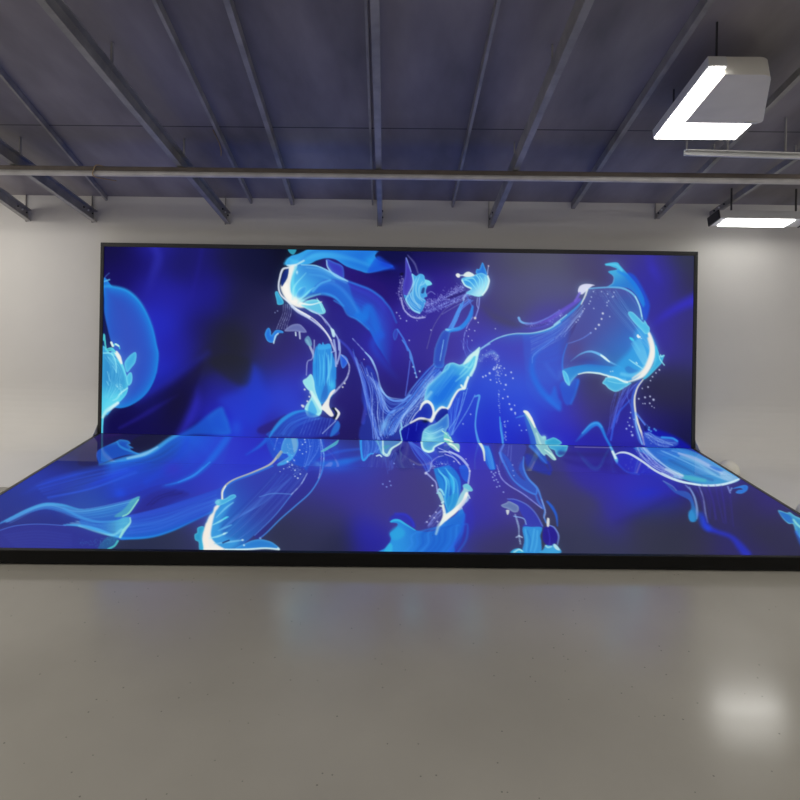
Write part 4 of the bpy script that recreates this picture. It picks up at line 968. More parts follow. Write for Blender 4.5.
    for v, c in (((120,560, 160,540, 196,518), '9ce8f4'), ((175,530, 190,522, 203,516), '56dcf0'), ((105,630, 150,620, 198,600), 'a8e8f4'), ((175,610, 190,603), 'd0f4f8'), ((130,660, 210,650, 285,640), '84c8ee'),
                 ((150,590, 220,560), '6ab8ec'), ((140,520, 190,470, 230,440), '7cc8f0')):
        stroke(C, J1(*v), [.8, 2, 1.2], c, .75, 1.2)
    stroke(C, J1(175,655, 192,648, 208,642), 1.6, '20306c', .8)
    fill(C, J1(240,692, 300,655, 340,640, 376,636, 410,642, 445,656, 478,690, 400,685), '2f86d8', .93, 1.2, rim='5cb8f0', rw=1.4, ra=.7)
    stroke(C, J1(190,690, 300,690, 400,684, 475,690), [1.4, 1.8, 1.6, 1.8], 'd8f0f2', .9, .9)
    drops(C, J1(375,630, 288,668, 280,640, 470,684), 1, 'd4ecf6')
    stroke(C, J1(370,632, 410,600, 480,530, 560,460, 640,388, 690,310, 712,240, 714,175), [1, 1.4, 1.4, 1.4, 1.2], '4f94e6', .85, .9)
    stroke(C, J1(540,398, 590,345, 625,285), 1.2, 'b0c8f2', .8, .7, dash=.6)
    stroke(C, J1(345,615, 450,512, 540,400), 1, '5a94e4', .7, .8)
    stroke(C, J1(370,410, 440,392, 535,395), [.8, 1.2, 1], '6a9ce0', .6, .8)
    stroke(C, J1(685,310, 708,240, 716,180), 1.2, 'b0bcec', .7, .7, dash=.8); stroke(C, J1(690,290, 700,200, 694,90), .9, 'a0b4f0', .7, .6, dash=.5)
    # head of the bell, with beads
    fill(C, J1(486,150, 506,96, 540,76, 568,88, 578,130, 566,175, 536,212, 496,236, 470,232, 520,200, 524,182, 494,176), '4a92d4', .93, 1.1, rim='7cc4ec', rw=1.2, ra=.6)
    fill(C, J1(540,90, 565,100, 572,140, 556,175, 548,140), '86b4d4', .7, 1.4)
    stroke(C, J1(525,184, 545,196, 510,228, 470,240), 2.4, '4aa8e6', .8, 1.2)
    stroke(C, J1(468,200, 488,172), 2.6, '8fa4a8', .8, 1)
    stroke(C, J1(476,72, 462,110, 448,160), 1.2, '9cb4ec', .8, .6, dash=.9)
    drops(C, [q+(r,) for q, r in zip(J1(540,75, 560,80, 605,42, 622,90, 612,105, 600,130, 615,118, 520,222, 545,240, 560,268, 575,310, 588,288, 500,260, 530,250, 556,215, 640,140, 585,160, 600,180, 620,170, 560,300, 480,275), (.9, .8, .9, .8, .7, .7, .7, 1, .8, .8, .9, .8, .6, .6, .7, .6, .7, .6, .6, .7, .5))], 1, 'd4e4f6')
    spray(C, J1(530,240, 575,280, 600,230), 40, 4, (.3, .6), 'a4c4f0', .6, 46)
    spray(C, J1(590,110, 640,150, 690,150), 40, 5, (.25, .5), '8fb4ec', .5, 47)
    fill(C, J1(700,165, 760,126, 792,106, 782,130, 744,152, 716,168), '4aa8c4', .9, 1, rim='7fd8d0', rw=1.1, ra=.7)
    stroke(C, C2(470,600)+J1(690,40, 702,120, 712,180), 1, '8fb4f0', .7, .7)
    spray(C, J1(470,90, 520,140, 560,200, 540,270), 46, 5, (.3, .6), 'b4d0f4', .6, 71)
    strands(C, J1(600,80, 620,160, 600,250), J1(700,80, 700,150, 640,240), 10, .7, '7aa4f0', .45, .6, seed=72, dash=.5)
    # --- middle of the far edge
    stroke(C, K1(-20,205, 60,208, 140,195, 230,172), [5, 7, 6, 3], '2f80e2', [.4, .8, .8, .4], 5)
    blob(C, *K1(90,225)[0], 18, 5, -4, '3468dc', .6)
    stroke(C, K1(20,165, 110,140, 210,128), [1, 3, 2], '3a6ee0', .5, 3)
    blob(C, *K1(160,50)[0], 16, 4, 0, '3a3468', .6)
    fill(C, K1(215,50, 300,50, 330,90, 335,152, 280,150, 232,192, 218,150), '3868d0', .8, 1.2, rim='3aa0ec', rw=1.4, ra=.7, rdir=(-1, .3))
    stroke(C, K1(218,70, 220,140, 232,188, 262,158, 285,152), [1.6, 1.8, 2, 1.6, 1], '40a8f0', .9, .9)
    fill(C, K1(286,50, 436,50, 428,95, 388,125, 372,155, 330,160, 310,110), '5a92c8', .85, 1.2)
    stroke(C, K1(334,60, 336,120, 340,152, 362,160, 382,126, 432,92, 436,50), [1.6, 1.6, 2.6, 3, 2, 1.4, 1.2], 'cceee4', .92, .9)
    fill(C, K1(340,112, 372,108, 360,125, 345,130), '4a9ab0', .8, .8)
    stroke(C, K1(300,70, 330,150), .8, '8fd8dc', .6)
    stroke(C, K1(302,165, 318,160, 328,168), 1.4, 'd0ecf0', .9)
    fill(C, K1(436,50, 550,50, 548,90, 500,95, 440,84), '1a1ca4', .85, 1.5)
    fill(C, K1(385,190, 430,140, 470,86, 520,150, 560,215, 500,230, 430,240), '3a3a86', .5, 5)  # dark rays: a reflection painted into the picture
    stroke(C, K1(375,185, 410,150, 440,120), [2, 4, 2], '241f7a', .7, 3); stroke(C, K1(470,100, 460,150, 440,190), 3, '5a5a9c', .5, 3)
    strands(C, K1(340,160, 350,200, 360,260), K1(420,150, 400,190, 390,230), 6, .8, '5a78d8', .4, .6, seed=48)
    strands(C, K1(225,60, 235,120, 232,180), K1(330,60, 330,110, 300,150), 10, .7, '6f9cf0', .5, .6, seed=70)
    drops(C, K1(395,205, 500,210, 378,322, 372,300, 335,315, 355,330, 600,322), .8, '8fa8f0')
    fill(C, K1(470,90, 520,110, 580,160, 610,190, 575,255, 540,210, 500,150), '3a48c4', .6, 1.6)
    strands(C, K1(470,92, 500,150, 540,205, 572,255), K1(490,92, 560,140, 600,180, 590,235), 9, .8, '5a80e0', .6, .5, seed=49)
    fill(C, K1(540,50, 640,50, 690,78, 660,92, 612,118, 600,140, 572,144, 546,125), '4fa4c8', .93, 1.1, rim='b8ece8', rw=1.8, ra=.8)
    stroke(C, K1(542,60, 546,120, 574,142, 602,136, 612,116, 660,92), [1.4, 2, 2.4, 2, 1.6, 1.4], 'd0f2ea', .92, .9)
    blob(C, *K1(590,100)[0], 5, 3, -20, '3f78d0', .6)
    fill(C, K1(665,60, 685,70, 705,95, 742,102, 740,142, 712,130, 690,112, 672,90), '9cd4c0', .92, .9)
    stroke(C, K1(690,100, 715,112, 740,140), 1.6, 'e8f6e8', .9)
    fill(C, K1(620,120, 680,110, 740,160, 780,200, 700,190, 640,170), '2c289c', .6, 2)
    stroke(C, K1(630,122, 690,150, 730,190), .9, 'b0bcec', .8); stroke(C, K1(690,140, 750,170, 790,215), 1.4, 'c0d0f4', .8)
    # --- jelly in the middle of the floor
    fill(C, K2(420,90, 470,40, 560,35, 630,85, 660,150, 656,225, 600,260, 560,150, 510,95, 440,110), '2e3cb8', .6, 1.4)
    fill(C, K2(596,110, 640,102, 660,150, 654,210, 625,200, 604,160), '2f68dc', .8, 1.6)
    silk(C, K2(425,120, 440,180, 462,250, 490,320, 500,390, 490,440), K2(520,98, 570,140, 600,200, 602,262, 590,340, 540,415), '2a8cdc', '2a7ad8', .97, .95, .08, 50, (.02, 0), 10)
    for k in range(16):
        x = 440+RNG.rand()*90
        stroke(C, K2(x,115+RNG.rand()*40, x+40+RNG.rand()*20,210, x+30+RNG.rand()*30,330, 510+RNG.rand()*20,410), [.6, 1.6, 1.2, .6], RNG.choice(['4fd0f2', '1f6cd0', '7adcf4', '2a92e4', '1c5cc4']), .55, 1)
    blob(C, *K2(545,215)[0], 2.5, 9, -12, '40ccf4', .6)
    fill(C, K2(510,330, 560,290, 590,300, 570,380, 520,410), '2f98d4', .7, 2)
    fill(C, K2(600,300, 622,262, 620,235, 652,226, 682,262, 676,276, 655,280, 652,330, 640,350, 606,385, 550,436, 496,486, 445,556, 470,490, 488,455, 485,380, 478,352, 450,285, 470,280, 492,330, 498,420, 560,388), 'a8dce0', .9, 1.2)
    stroke(C, K2(645,290, 620,350, 560,410, 500,460, 452,545), [3, 4, 4.5, 5, 2.5], 'f2f2ea', .96, 1.4)
    stroke(C, K2(486,370, 496,430, 480,490), [2.4, 3, 3], 'f0f2e8', .9, 1.4)
    fill(C, K2(618,240, 652,226, 684,262, 674,274, 648,262), '74c4dc', .9, 1)
    for v in ((490,345, 478,352), (480,375, 466,372), (610,385, 612,425), (600,395, 596,435), (655,300, 664,320), (640,345, 654,330), (612,400, 620,420)):
        stroke(C, K2(*v), 1.6, 'cfe8f0', .85, .8)
    stroke(C, K2(448,288, 460,262, 480,275, 492,300), [1.4, 2.4, 1.4], '9ce0ee', .9, .9)
    stroke(C, K2(375,152, 420,195, 440,220, 450,280), [1.8, 1.4, 1.4], 'a8b0e8', .85, .8)
    stroke(C, K2(372,150, 400,130, 412,80, 450,48, 490,38), [1, 1.2, 1], 'a4b0e4', .8, .7, dash=.4)
    stroke(C, K2(462,12, 530,15, 590,45, 640,95, 664,140, 655,222), [1, 1.4, 1.4, 1.6], 'b8c4ec', .85, .8)
    stroke(C, K2(500,28, 560,52, 600,95), 1.2, 'c8ccec', .7, .7)
    drops(C, [q+(r,) for q, r in zip(K2(372,155, 416,238, 560,76, 665,140, 590,82, 480,92, 640,60, 655,322), (1.4, .9, .8, 1, .7, .7, .6, .7))], 1, 'd0d4f0')
    spray(C, K2(415,110, 460,92, 530,90), 40, 2, (.3, .7), '9cc4f0', .7, 51)
    strands(C, K2(375,490, 420,430, 472,378), K2(400,520, 440,470, 480,420), 9, 1, '8a98e4', .6, 1, seed=52, dash=.7)
    drops(C, K2(380,480, 428,452, 400,440, 450,478, 440,415), .9, 'c8ccf4')
    fill(C, K2(130,470, 160,430, 230,425, 280,460, 300,520, 210,480), '3034c8', .6, 4)
    stroke(C, K2(170,425, 240,432, 285,480, 290,510), 2, '3a44d8', .6, 3)
    fill(C, K2(600,390, 660,320, 690,400, 690,520, 620,640, 560,690, 500,690, 560,560), '3a3ccc', .3, 7)
    fill(C, K2(60,700, 100,655, 128,622, 140,590, 133,555, 162,530, 182,505, 178,488, 138,482, 150,468, 190,466, 232,492, 300,532, 380,545, 440,530, 500,478, 560,440, 610,395, 632,440, 610,530, 560,620, 520,700), '2878d8', .93, 1.4,
         g=(K2(400,600)[0], K2(150,640)[0], '2f9ce4'))
    stroke(C, K2(138,478, 160,468, 195,470, 235,494, 300,534), [1.4, 2.4, 2, 1], '40c0ec', .85, 1)
    fill(C, K2(130,555, 180,510, 230,540, 220,580, 160,600), '30a8e0', .7, 4)
    fill(C, K2(90,690, 128,622, 150,640, 140,690), '3ab8e4', .8, 1.6)
    for k in range(11):
        x = 220+k*36
        stroke(C, K2(x,690, x+60,630-k*3, x+70,560-k*6, 500+k*12,500), [2, 2.4, 1], RNG.choice(['3f94ec', '1f62cc', '2f84e4']), .4, 2)
    stroke(C, K2(630,430, 612,540, 560,630, 520,690), [2, 4, 4, 3], '2f70e0', .7, 3)
    stroke(C, K2(440,560, 460,500, 490,470), [2, 3, 2], 'd8f0ec', .6, 2)
    # --- stripes, glassy sheet and the small creature
    fill(C, L1(52,78, 84,92, 118,112, 140,165, 160,232, 126,246, 95,196, 80,140), '3072d8', .88, 1.1)
    for k in range(5):
        stroke(C, L1(85+k*9,98, 105+k*9,160, 125+k*8,238), 1, RNG.choice(['58b0f0', '1f50c0', '4a9cec']), .7, .8)
    stroke(C, L1(48,68, 70,95, 84,130, 90,188), [2, 2.8, 2.2, 1.2], 'e4f0dc', .95, .9)
    drops(C, L1(132,258, 152,280, 180,270, 162,305, 140,290, 165,350, 206,382, 172,320, 145,270, 178,255, 158,262, 182,345, 148,310), .8, 'a8b8f0')
    fill(C, L1(196,92, 340,92, 326,180, 332,240, 360,300, 412,356, 440,425, 462,490, 400,455, 300,380, 230,290, 182,150), '4a52b8', .6, 1.6)
    fill(C, L1(184,130, 215,190, 260,280, 320,350, 400,395, 412,358, 360,300, 330,240, 326,180, 300,240, 340,310, 290,270, 240,180), '3a6cd4', .6, 2)
    fill(C, L1(340,150, 400,160, 450,190, 490,270, 420,260, 350,220), '2c3ec4', .55, 4)
    blob(C, *L1(420,160)[0], 9, 5, 40, '3a3c70', .6)
    stroke(C, L1(330,165, 330,235, 358,298, 412,356, 436,415, 460,495, 455,530, 468,570), [1, 1.6, 2, 2.2, 1.6, 1.6, 1.6, 1.2], '5a94e8', .85, .9)
    stroke(C, L1(182,140, 215,215, 262,300, 330,360, 402,395, 412,360), [2, 2, 1.8, 2, 1.8, 1.2], '4f8ce6', .8, 1)
    stroke(C, L1(404,398, 420,440, 448,482), 2, '4a80e0', .7, 1.2)
    stroke(C, L1(165,215, 190,290, 240,340, 330,395, 440,480), [.8, 1.4, 1.4, 1.2], '9ca4e8', .8, .7, dash=.3)
    stroke(C, L1(200,0, 208,80, 185,140, 200,200), [2, 2, 2, 1], '6a8ce8', .7, 1)
    for v in ((240,95, 232,160), (255,95, 250,190)):
        stroke(C, L1(*v), .9, '7a88d8', .5)
    drops(C, L1(262,215, 265,250, 270,280), .7, 'a0b4f0')
    stroke(C, L1(440,425, 464,500, 455,540), 1, 'b8c0e8', .7, dash=.5)
    fill(C, L1(232,428, 280,426, 345,458, 402,515, 448,602, 330,602, 342,560, 318,520, 290,470), '4048bc', .85, 1.6)
    stroke(C, L1(230,424, 280,428, 350,460, 405,515, 446,590), [1, 1.4, 1.2], '6a80d4', .8, .9)
    fill(C, L1(192,462, 222,448, 238,438, 270,450, 298,470, 295,500, 268,506, 235,486, 205,476), '6f84b4', .9, 1.1, rim='b4c8dc', rw=1.2, ra=.6)
    fill(C, L1(222,494, 240,492, 240,508, 230,522), 'dce4e0', .9, .8)
    stroke(C, L1(278,520, 290,560, 300,600, 302,650, 310,700), [1.6, 2, 1.2, 1.6], '9cb4d8', .85, .8, dash=.3)
    stroke(C, L1(270,530, 330,545, 345,580), 1.2, '8fb4ec', .8); stroke(C, L1(300,650, 320,660), 1.4, 'c0d0e8', .8); stroke(C, L1(285,660, 305,650), 1.4, 'b0c4e4', .8)
    fill(C, L1(325,600, 380,596, 442,600, 432,650, 438,690, 430,754, 328,754, 334,680), '3a98de', .96, 1)
    for v in ((352,620, 372,680, 360,745), (395,610, 385,680, 372,745), (415,620, 410,700, 395,750), (340,610, 350,680, 345,745)):
        stroke(C, L1(*v), 1.4, RNG.choice(['6cc4f0', '2a7ccc', '58b4ea']), .7, 1.2)
    fill(C, L1(455,602, 500,588, 530,622, 540,670, 520,704, 478,712, 450,680, 446,640), '2f22a0', .85, 1.4)
    stroke(C, L1(480,610, 490,660, 488,710), .9, '4a48c8', .7)
    stroke(C, L1(475,440, 505,475, 530,525, 538,590), [2, 3, 2.4, 1], '2f6cdc', .85, 1.6)
    stroke(C, L1(490,586, 520,602, 545,650, 538,705), [1, 1.6, 1.6, 1], '7a94e0', .85, .8)
    fill(C, L1(472,560, 478,540, 488,548, 486,590, 474,594), 'e8ece8', .92, .8)
    fill(C, L1(252,748, 275,732, 305,728, 328,742, 330,758, 255,758), '3fb0e0', .95, 1); stroke(C, L1(270,752, 300,735, 322,745), 1.4, 'c0ecec', .8)
    fill(C, L1(428,756, 450,735, 468,708, 500,712, 518,700, 540,715, 556,756), '46a8e0', .95, 1.1); fill(C, L1(512,712, 522,700, 545,722, 552,740, 530,735), 'd0ecec', .8, 1)
    stroke(C, L1(465,712, 480,722, 500,716), 1.8, 'a0dcec', .8)
    # --- splash crossing the fold right of the middle
    fill(C, F2(0,400, 40,440, 60,520, 110,620, 128,680, 80,660, 30,580, 0,540), '2f60c8', .8, 2)
    stroke(C, L1(370,100, 420,150, 470,205), [3, 2.4, 1], '4a84dc', .7, 1.6)
    stroke(C, L1(480,200, 496,240, 490,268), 3, '2a3cc8', .5, 3)
    fill(C, L1(395,70, 440,40, 470,70, 482,105, 500,130, 528,175, 512,185, 470,150, 456,158, 430,130), '86bcc0', .95, 1.1, rim='c0ecdc', rw=1.2, ra=.7)
    fill(C, L1(470,60, 480,92, 590,92, 600,110, 582,150, 552,166, 530,150, 520,125, 490,110), '3fa0cc', .93, 1, rim='7fdce6', rw=1.2, ra=.7)
    blob(C, *L1(555,130)[0], 3, 3.4, 0, '2f80c4', .6)
    stroke(C, L1(478,92, 540,94, 592,96), 1.1, '9ce8ea', .7)
    stroke(C, L1(460,120, 500,150, 525,180), [1, 2, 1.6], 'c8f0e0', .85, .9)
    # --- far strip on the right
    stroke(C, M1(0,75, 130,82, 270,84), 4, '37307c', .6, 4)
    stroke(C, M1(85,40, 180,42, 285,44), .9, '8a86b4', .75, .8)
    fill(C, M1(20,110, 150,130, 340,140, 400,190, 300,190, 100,150), '33297e', .5, 5)
    blob(C, *M1(500,300)[0], 13, 5, -8, '2038d8', .55)
    fill(C, M1(60,140, 300,150, 560,240, 720,300, 640,330, 460,420, 330,470, 260,420, 200,330, 80,230), '3d34b0', .4, 14)
    stroke(C, M1(330,470, 460,420, 620,340, 760,330), [4, 7, 6, 2], '2a2450', .2, 14)
    fill(C, M1(322,100, 350,72, 400,82, 470,122, 540,172, 620,212, 560,200, 440,190, 340,150), '3438c4', .7, 2.5)
    stroke(C, M1(255,-40, 275,10, 300,62, 320,108, 326,130), [2, 2, 2.4, 3.6, 1.5], '6cbcec', .9, 1)
    stroke(C, M1(300,66, 318,104), 2.2, 'e4f4ee', .9, .9)
    stroke(C, M1(312,84, 350,71, 400,80, 470,122, 540,172, 620,213, 700,241, 800,256), [1, 2, 2.2, 2, 2.2, 2, 1.8], 'd4e2ea', .93, .9)
    stroke(C, M1(325,130, 380,180, 450,195), 2, '3a58d8', .6, 2)
    # glass disc
    fill(C, H1(180,150, 280,140, 420,148, 500,168, 562,200, 642,240, 742,312, 692,340, 600,349, 520,341, 440,312, 330,242, 250,185), '3474c8', .93, 1.2, g=(H1(300,200)[0], H1(640,300)[0], '4a9cd4'))
    silk(C, H1(300,160, 420,165, 500,190, 600,240, 700,300), H1(330,230, 420,290, 520,330, 600,340, 690,330), '2a6cd0', '3f9ed0', .5, .5, .7, 53, (.1, .1), 10)
    strands(C, H1(300,170, 420,220, 540,280, 640,320), H1(420,155, 520,190, 620,240, 720,308), 18, 1, '8fc0ec', .4, .7, 1, seed=76, cols=['8fc0ec', '2458b4', '5aa8e0'])
    stroke(C, H1(420,178, 500,205, 580,245, 650,285), [2, 4, 4, 2], 'a8bce4', .75, 2)
    stroke(C, H1(430,195, 520,230, 600,285, 680,320), [2, 3, 3, 1], '88c0e4', .6, 2.4)
    stroke(C, H1(370,215, 450,255, 540,300, 600,320), 2.6, '3468b0', .6, 2.4)
    stroke(C, H1(400,300, 480,310, 560,322), [3, 5, 3], '54b8c8', .75, 3)
    stroke(C, H1(590,248, 625,262, 655,272), [1.5, 3, 2], '2c74d4', .85, 1.4)
    fill(C, H1(655,270, 690,285, 735,312, 690,328, 640,300), 'a4c4e4', .7, 3)
    stroke(C, H1(350,262, 395,282, 440,296), [2, 3.4, 2], 'd4eee0', .85, 1.4)
    stroke(C, H1(330,282, 400,316, 480,338, 560,349, 640,346, 700,332, 740,316), [1.4, 1.8, 2, 2.2, 2.4, 2.4, 2], 'cfe6f2', .93, .9)
    strands(C, H1(190,120, 200,170, 260,240, 350,290, 430,312), H1(230,130, 290,190, 350,240, 420,280, 450,300), 34, .6, 'a4b8ec', .5, .8, seed=54, dash=.6)
    spray(C, H1(200,150, 260,210, 330,260, 430,305), 230, 4.6, (.25, .6), 'c0ccf0', .55, 55)
    stroke(C, H1(225,140, 290,200, 370,260, 440,300), [2, 1.6, 1], 'b8d4f0', .6, 1)
    # droplet leaf and streams
    fill(C, M1(590,234, 630,258, 660,285, 720,294, 752,320, 772,380, 786,430, 774,466, 745,462, 734,430, 750,385, 738,345, 690,318, 650,296), '3c62bc', .9, 1.2, g=(M1(720,320)[0], M1(760,450)[0], '2f8cc8'))
    stroke(C, M1(590,234, 640,262, 665,288), 1.4, '6a84c8', .7)
    stroke(C, M1(740,270, 770,330, 786,410, 782,450), [1, 2, 2, 1], '8ab4e0', .7, 1)
    fill(C, H2(205,225, 225,215, 240,250, 232,275, 212,272), '3a9ad8', .6, 2)
    stroke(C, H2(190,80, 225,120, 245,180, 250,240), 1.5, '8aa0dc', .7, 1, dash=.3)
    stroke(C, H2(262,88, 284,150, 296,230, 308,280), [1.2, 1.3, 1.5, .8], '8f9cdc', .75, .9, dash=.3)
    strands(C, H2(240,85, 270,150, 285,240), H2(420,80, 440,200, 450,300), 12, .7, '4a3eb4', .45, .8, .9, seed=56)
    stroke(C, H2(285,255, 305,305, 360,330, 430,355, 475,400, 515,450), [4, 6, 4, 4, 7, 9], '2d3cd4', [.7, .9, .8, .75, .75, .75], 6)
    stroke(C, H2(270,240, 285,290, 310,310), 6, '2a54e0', .6, 6)
    stroke(C, H2(415,88, 428,122), 1.4, '8a9cdc', .8); stroke(C, H2(430,110, 436,96), 1.2, '8fb4ec', .8)
    fill(C, H2(440,100, 470,88, 505,80, 522,88, 516,110, 488,126, 458,122, 470,108, 495,104, 480,96), '2f7ad8', .93, 1, rim='4aa4ee', rw=1.2, ra=.6)
    # flower cut by the right edge
    fill(C, H2(684,215, 730,228, 745,224, 775,245, 830,268, 900,300, 900,480, 850,440, 812,380, 780,335, 764,290, 738,286, 706,256), '3a96cc', .95, 1.1, rim='84d4e4', rw=1.5, ra=.8)
    fill(C, H2(690,222, 738,238, 760,262, 762,282, 735,278, 705,250), '2c70c8', .8, 1.2)
    stroke(C, H2(765,265, 785,290, 820,320), 2, 'a4e4d8', .8, 1.4)
    stroke(C, H2(780,330, 810,400, 840,430), 3, '2f6cd8', .7, 3)
    bloom(C, 7, .6, .42)
    return C

def screen_material(name, rough, spec):
    m = bpy.data.materials.new(name); m.use_nodes = True
    nt = m.node_tree; b = nt.nodes['Principled BSDF']
    a = nt.nodes.new('ShaderNodeAttribute'); a.attribute_name = 'picture'
    b.inputs['Base Color'].default_value = (.004, .004, .005, 1)
    b.inputs['Roughness'].default_value = rough; b.inputs['Specular IOR Level'].default_value = spec
    nt.links.new(a.outputs['Color'], b.inputs['Emission Color'])
    b.inputs['Emission Strength'].default_value = SCREEN_GAIN
    return m
SCREEN_GAIN = 1.0
WALL_SCREEN_M = screen_material('led_wall_face', .6, .03)
FLOOR_SCREEN_M = screen_material('led_floor_face', .5, .03)
GLOSS_SCREEN_M = screen_material('led_floor_glossy_face', .05, .06)

def lit_panel(name, corner, nu, nv, axes, plane, sheet, material, parent, depth=1.05):
    """flat LED face: corner(u, v) -> xyz; every vertex carries the picture's colour"""
    U, V = np.meshgrid(np.linspace(0, 1, nu), np.linspace(0, 1, nv))
    P = corner(U.ravel()[:, None], V.ravel()[:, None]).astype(np.float32)
    q = np.stack([P[:, axes[0]], P[:, axes[1]], np.ones(len(P))], 1) @ plane.T
    q = q[:, :2]/q[:, 2:]
    fx = np.clip((q[:, 0]-CX0)*CS, 0, CWID-2); fy = np.clip((q[:, 1]-CY0)*CS, 0, CHGT-2)
    xi = fx.astype(int); yi = fy.astype(int); ax = (fx-xi)[:, None]; ay = (fy-yi)[:, None]
    c = (sheet[yi, xi]*(1-ax)+sheet[yi, xi+1]*ax)*(1-ay)+(sheet[yi+1, xi]*(1-ax)+sheet[yi+1, xi+1]*ax)*ay
    c = np.clip(c, 0, 1)**depth
    c = np.where(c <= .04045, c/12.92, ((c+.055)/1.055)**2.4)
    me = bpy.data.meshes.new(name)
    me.vertices.add(nu*nv); me.vertices.foreach_set('co', P.ravel())
    i = (np.arange(nv-1)[:, None]*nu+np.arange(nu-1)[None, :]).ravel()
    quads = np.stack([i, i+nu, i+nu+1, i+1], 1).astype(np.int32)
    me.loops.add(quads.size); me.loops.foreach_set('vertex_index', quads.ravel())
    me.polygons.add(len(quads)); me.polygons.foreach_set('loop_start', np.arange(0, quads.size, 4, dtype=np.int32))
    me.update(calc_edges=True)
    at = me.color_attributes.new('picture', 'FLOAT_COLOR', 'POINT')
    at.data.foreach_set('color', np.concatenate([c, np.ones((len(c), 1))], 1).astype(np.float32).ravel())
    return link(name, me, material, parent)

# where the artwork sheet lies on the two faces: (x, z) of the wall and (x, y) of the stage -> sheet units
WALL_SHEET = np.array([[97.352262, 1.6538685, 391.39842], [0.23559158, -99.49213, 449.90101], [-0.0052970335, 0.00012843627, 1.0]])
STAGE_SHEET = np.array([[97.538932, 67.594976, 391.48873], [0.23604332, 41.512153, 441.18442], [-0.0053071904, 0.16076557, 1.0]])
WALL_PIC = paint_wall(); FLOOR_PIC = paint_floor()
FT, FDp = .036, .10                 # frame width and depth
wall_t = thing('led_video_wall', 'wide upright LED screen in a slim dark frame showing blue jellyfish-like fluid art', 'video wall', (0, 0, PLAT))
def rel(o, t): o.location = -Vector(t.location); return o
x0, x1, z0, z1 = -SW+FT, SW-FT, PLAT, PLAT+LED_H-FT-.006
rel(lit_panel('display', lambda u, v: np.concatenate([x0+(x1-x0)*u, np.full_like(u, .012), z1+(z0-z1)*v], 1), 880, 292, (0, 2), WALL_SHEET, WALL_PIC, WALL_SCREEN_M, wall_t), wall_t)
rel(boxo('cabinet', -SW+.02, SW-.02, .016, FDp, PLAT, PLAT+LED_H-.03, BLACK_M, wall_t), wall_t)
rel(boxo('side_frame', -SW, -SW+FT, 0, FDp, PLAT, PLAT+LED_H-FT-.006, FRAME_M, wall_t, .004), wall_t)
rel(boxo('side_frame', SW-FT, SW, 0, FDp, PLAT, PLAT+LED_H-FT-.006, FRAME_M, wall_t, .004), wall_t)
rel(boxo('top_frame', -SW, SW, 0, FDp, PLAT+LED_H-FT-.006, PLAT+LED_H, FRAME_M, wall_t, .004), wall_t)

stage_t = thing('led_floor_stage', 'low black-edged LED floor stage lying in front of the upright screen, lit blue', 'stage', (0, -1.2, 0))
EDG = .030
def plat3(u, v, z):
    u = np.asarray(u, float); v = np.asarray(v, float)
    B = BL*(1-u)+BR*u; F = FL*(1-u)+FR*u
    P = B*(1-v)+F*v
    return np.concatenate([P, np.full((len(P), 1), z)], 1)
ue = EDG/6.0
SPLIT = 0.335                      # the glossy back row of floor tiles ends here
rel(lit_panel('glossy_back_display', lambda u, v: plat3(ue+(1-2*ue)*u, -.0045+(SPLIT+.004)*v, PLAT-.002), 800, 84, (0, 1), STAGE_SHEET, FLOOR_PIC, GLOSS_SCREEN_M, stage_t, 1.15), stage_t)
rel(lit_panel('front_display', lambda u, v: plat3(ue+(1-2*ue)*u, SPLIT+(.986-SPLIT)*v, PLAT-.002), 960, 210, (0, 1), STAGE_SHEET, FLOOR_PIC, FLOOR_SCREEN_M, stage_t, 1.15), stage_t)
def slab(name, u0, u1, v0, v1, za, zb, m, bev=0.0):
    P = [tuple(plat3([[u]], [[v]], z)[0]) for z in (za, zb) for u, v in ((u0, v1), (u1, v1), (u1, v0), (u0, v0))]
    bm = bmesh.new(); box8(bm, P)
    if bev: bevel(bm, bev)
    return rel(build(name, bm, m, stage_t), stage_t)
slab('edge_trim', 0, ue, 0, .987, .012, PLAT, FRAME_M, .003)
slab('edge_trim', 1-ue, 1, 0, .987, .012, PLAT, FRAME_M, .003)
slab('front_fascia', 0, 1, .987, 1.0, .016, PLAT, BLACK_M, .004)
slab('base', .004, .996, .002, .990, 0, .018, DARK_M)
slab('cabinet', ue, 1-ue, .002, .986, .018, PLAT-.008, BLACK_M)

# ---------------------------------------------------------------- roof steel
def joist_path(a, b, off, extra=0.0):
    A = under_roof(*a, off); B = under_roof(*b, off)
    d = (B-A)/(B[1]-A[1])
    A2 = A+d*(-5.4+.3*extra-A[1]); Bw = A+d*(WALL_Y-.004-A[1])
    return Vector(A2), Vector(Bw)
def c_section(w, h, t):
    return [(-w/2, 0), (w/2, 0), (w/2, t), (-w/2+t, t), (-w/2+t, h-t), (w/2, h-t), (w/2, h), (-w/2, h)]
DEEP = [((32, 178), (96, 223), 1.2, 'deep grey roof joist hanging left of the screen, second from the left edge'),
        ((123, 99), (230.5, 227), 1.6, 'deep grey roof joist running down to the wall above the left third of the screen'),
        ((377, 99), (380, 225), 1.6, 'deep grey roof joist seen end-on, coming straight down above the screen centre'),
        ((547, 99), (491, 228), 1.6, 'deep grey roof joist slanting left as it meets the wall, right of the centre one'),
        ((732, 145), (656.5, 220), 2.6, 'deep grey roof joist ending at the wall above the right end of the screen'),
        ((796, 160), (732, 203), 1.4, 'deep grey roof joist passing behind the small lamp near the wall'),
        ((0, 201), (30, 222), .6, 'deep grey roof joist at the far left edge, mostly out of view')]
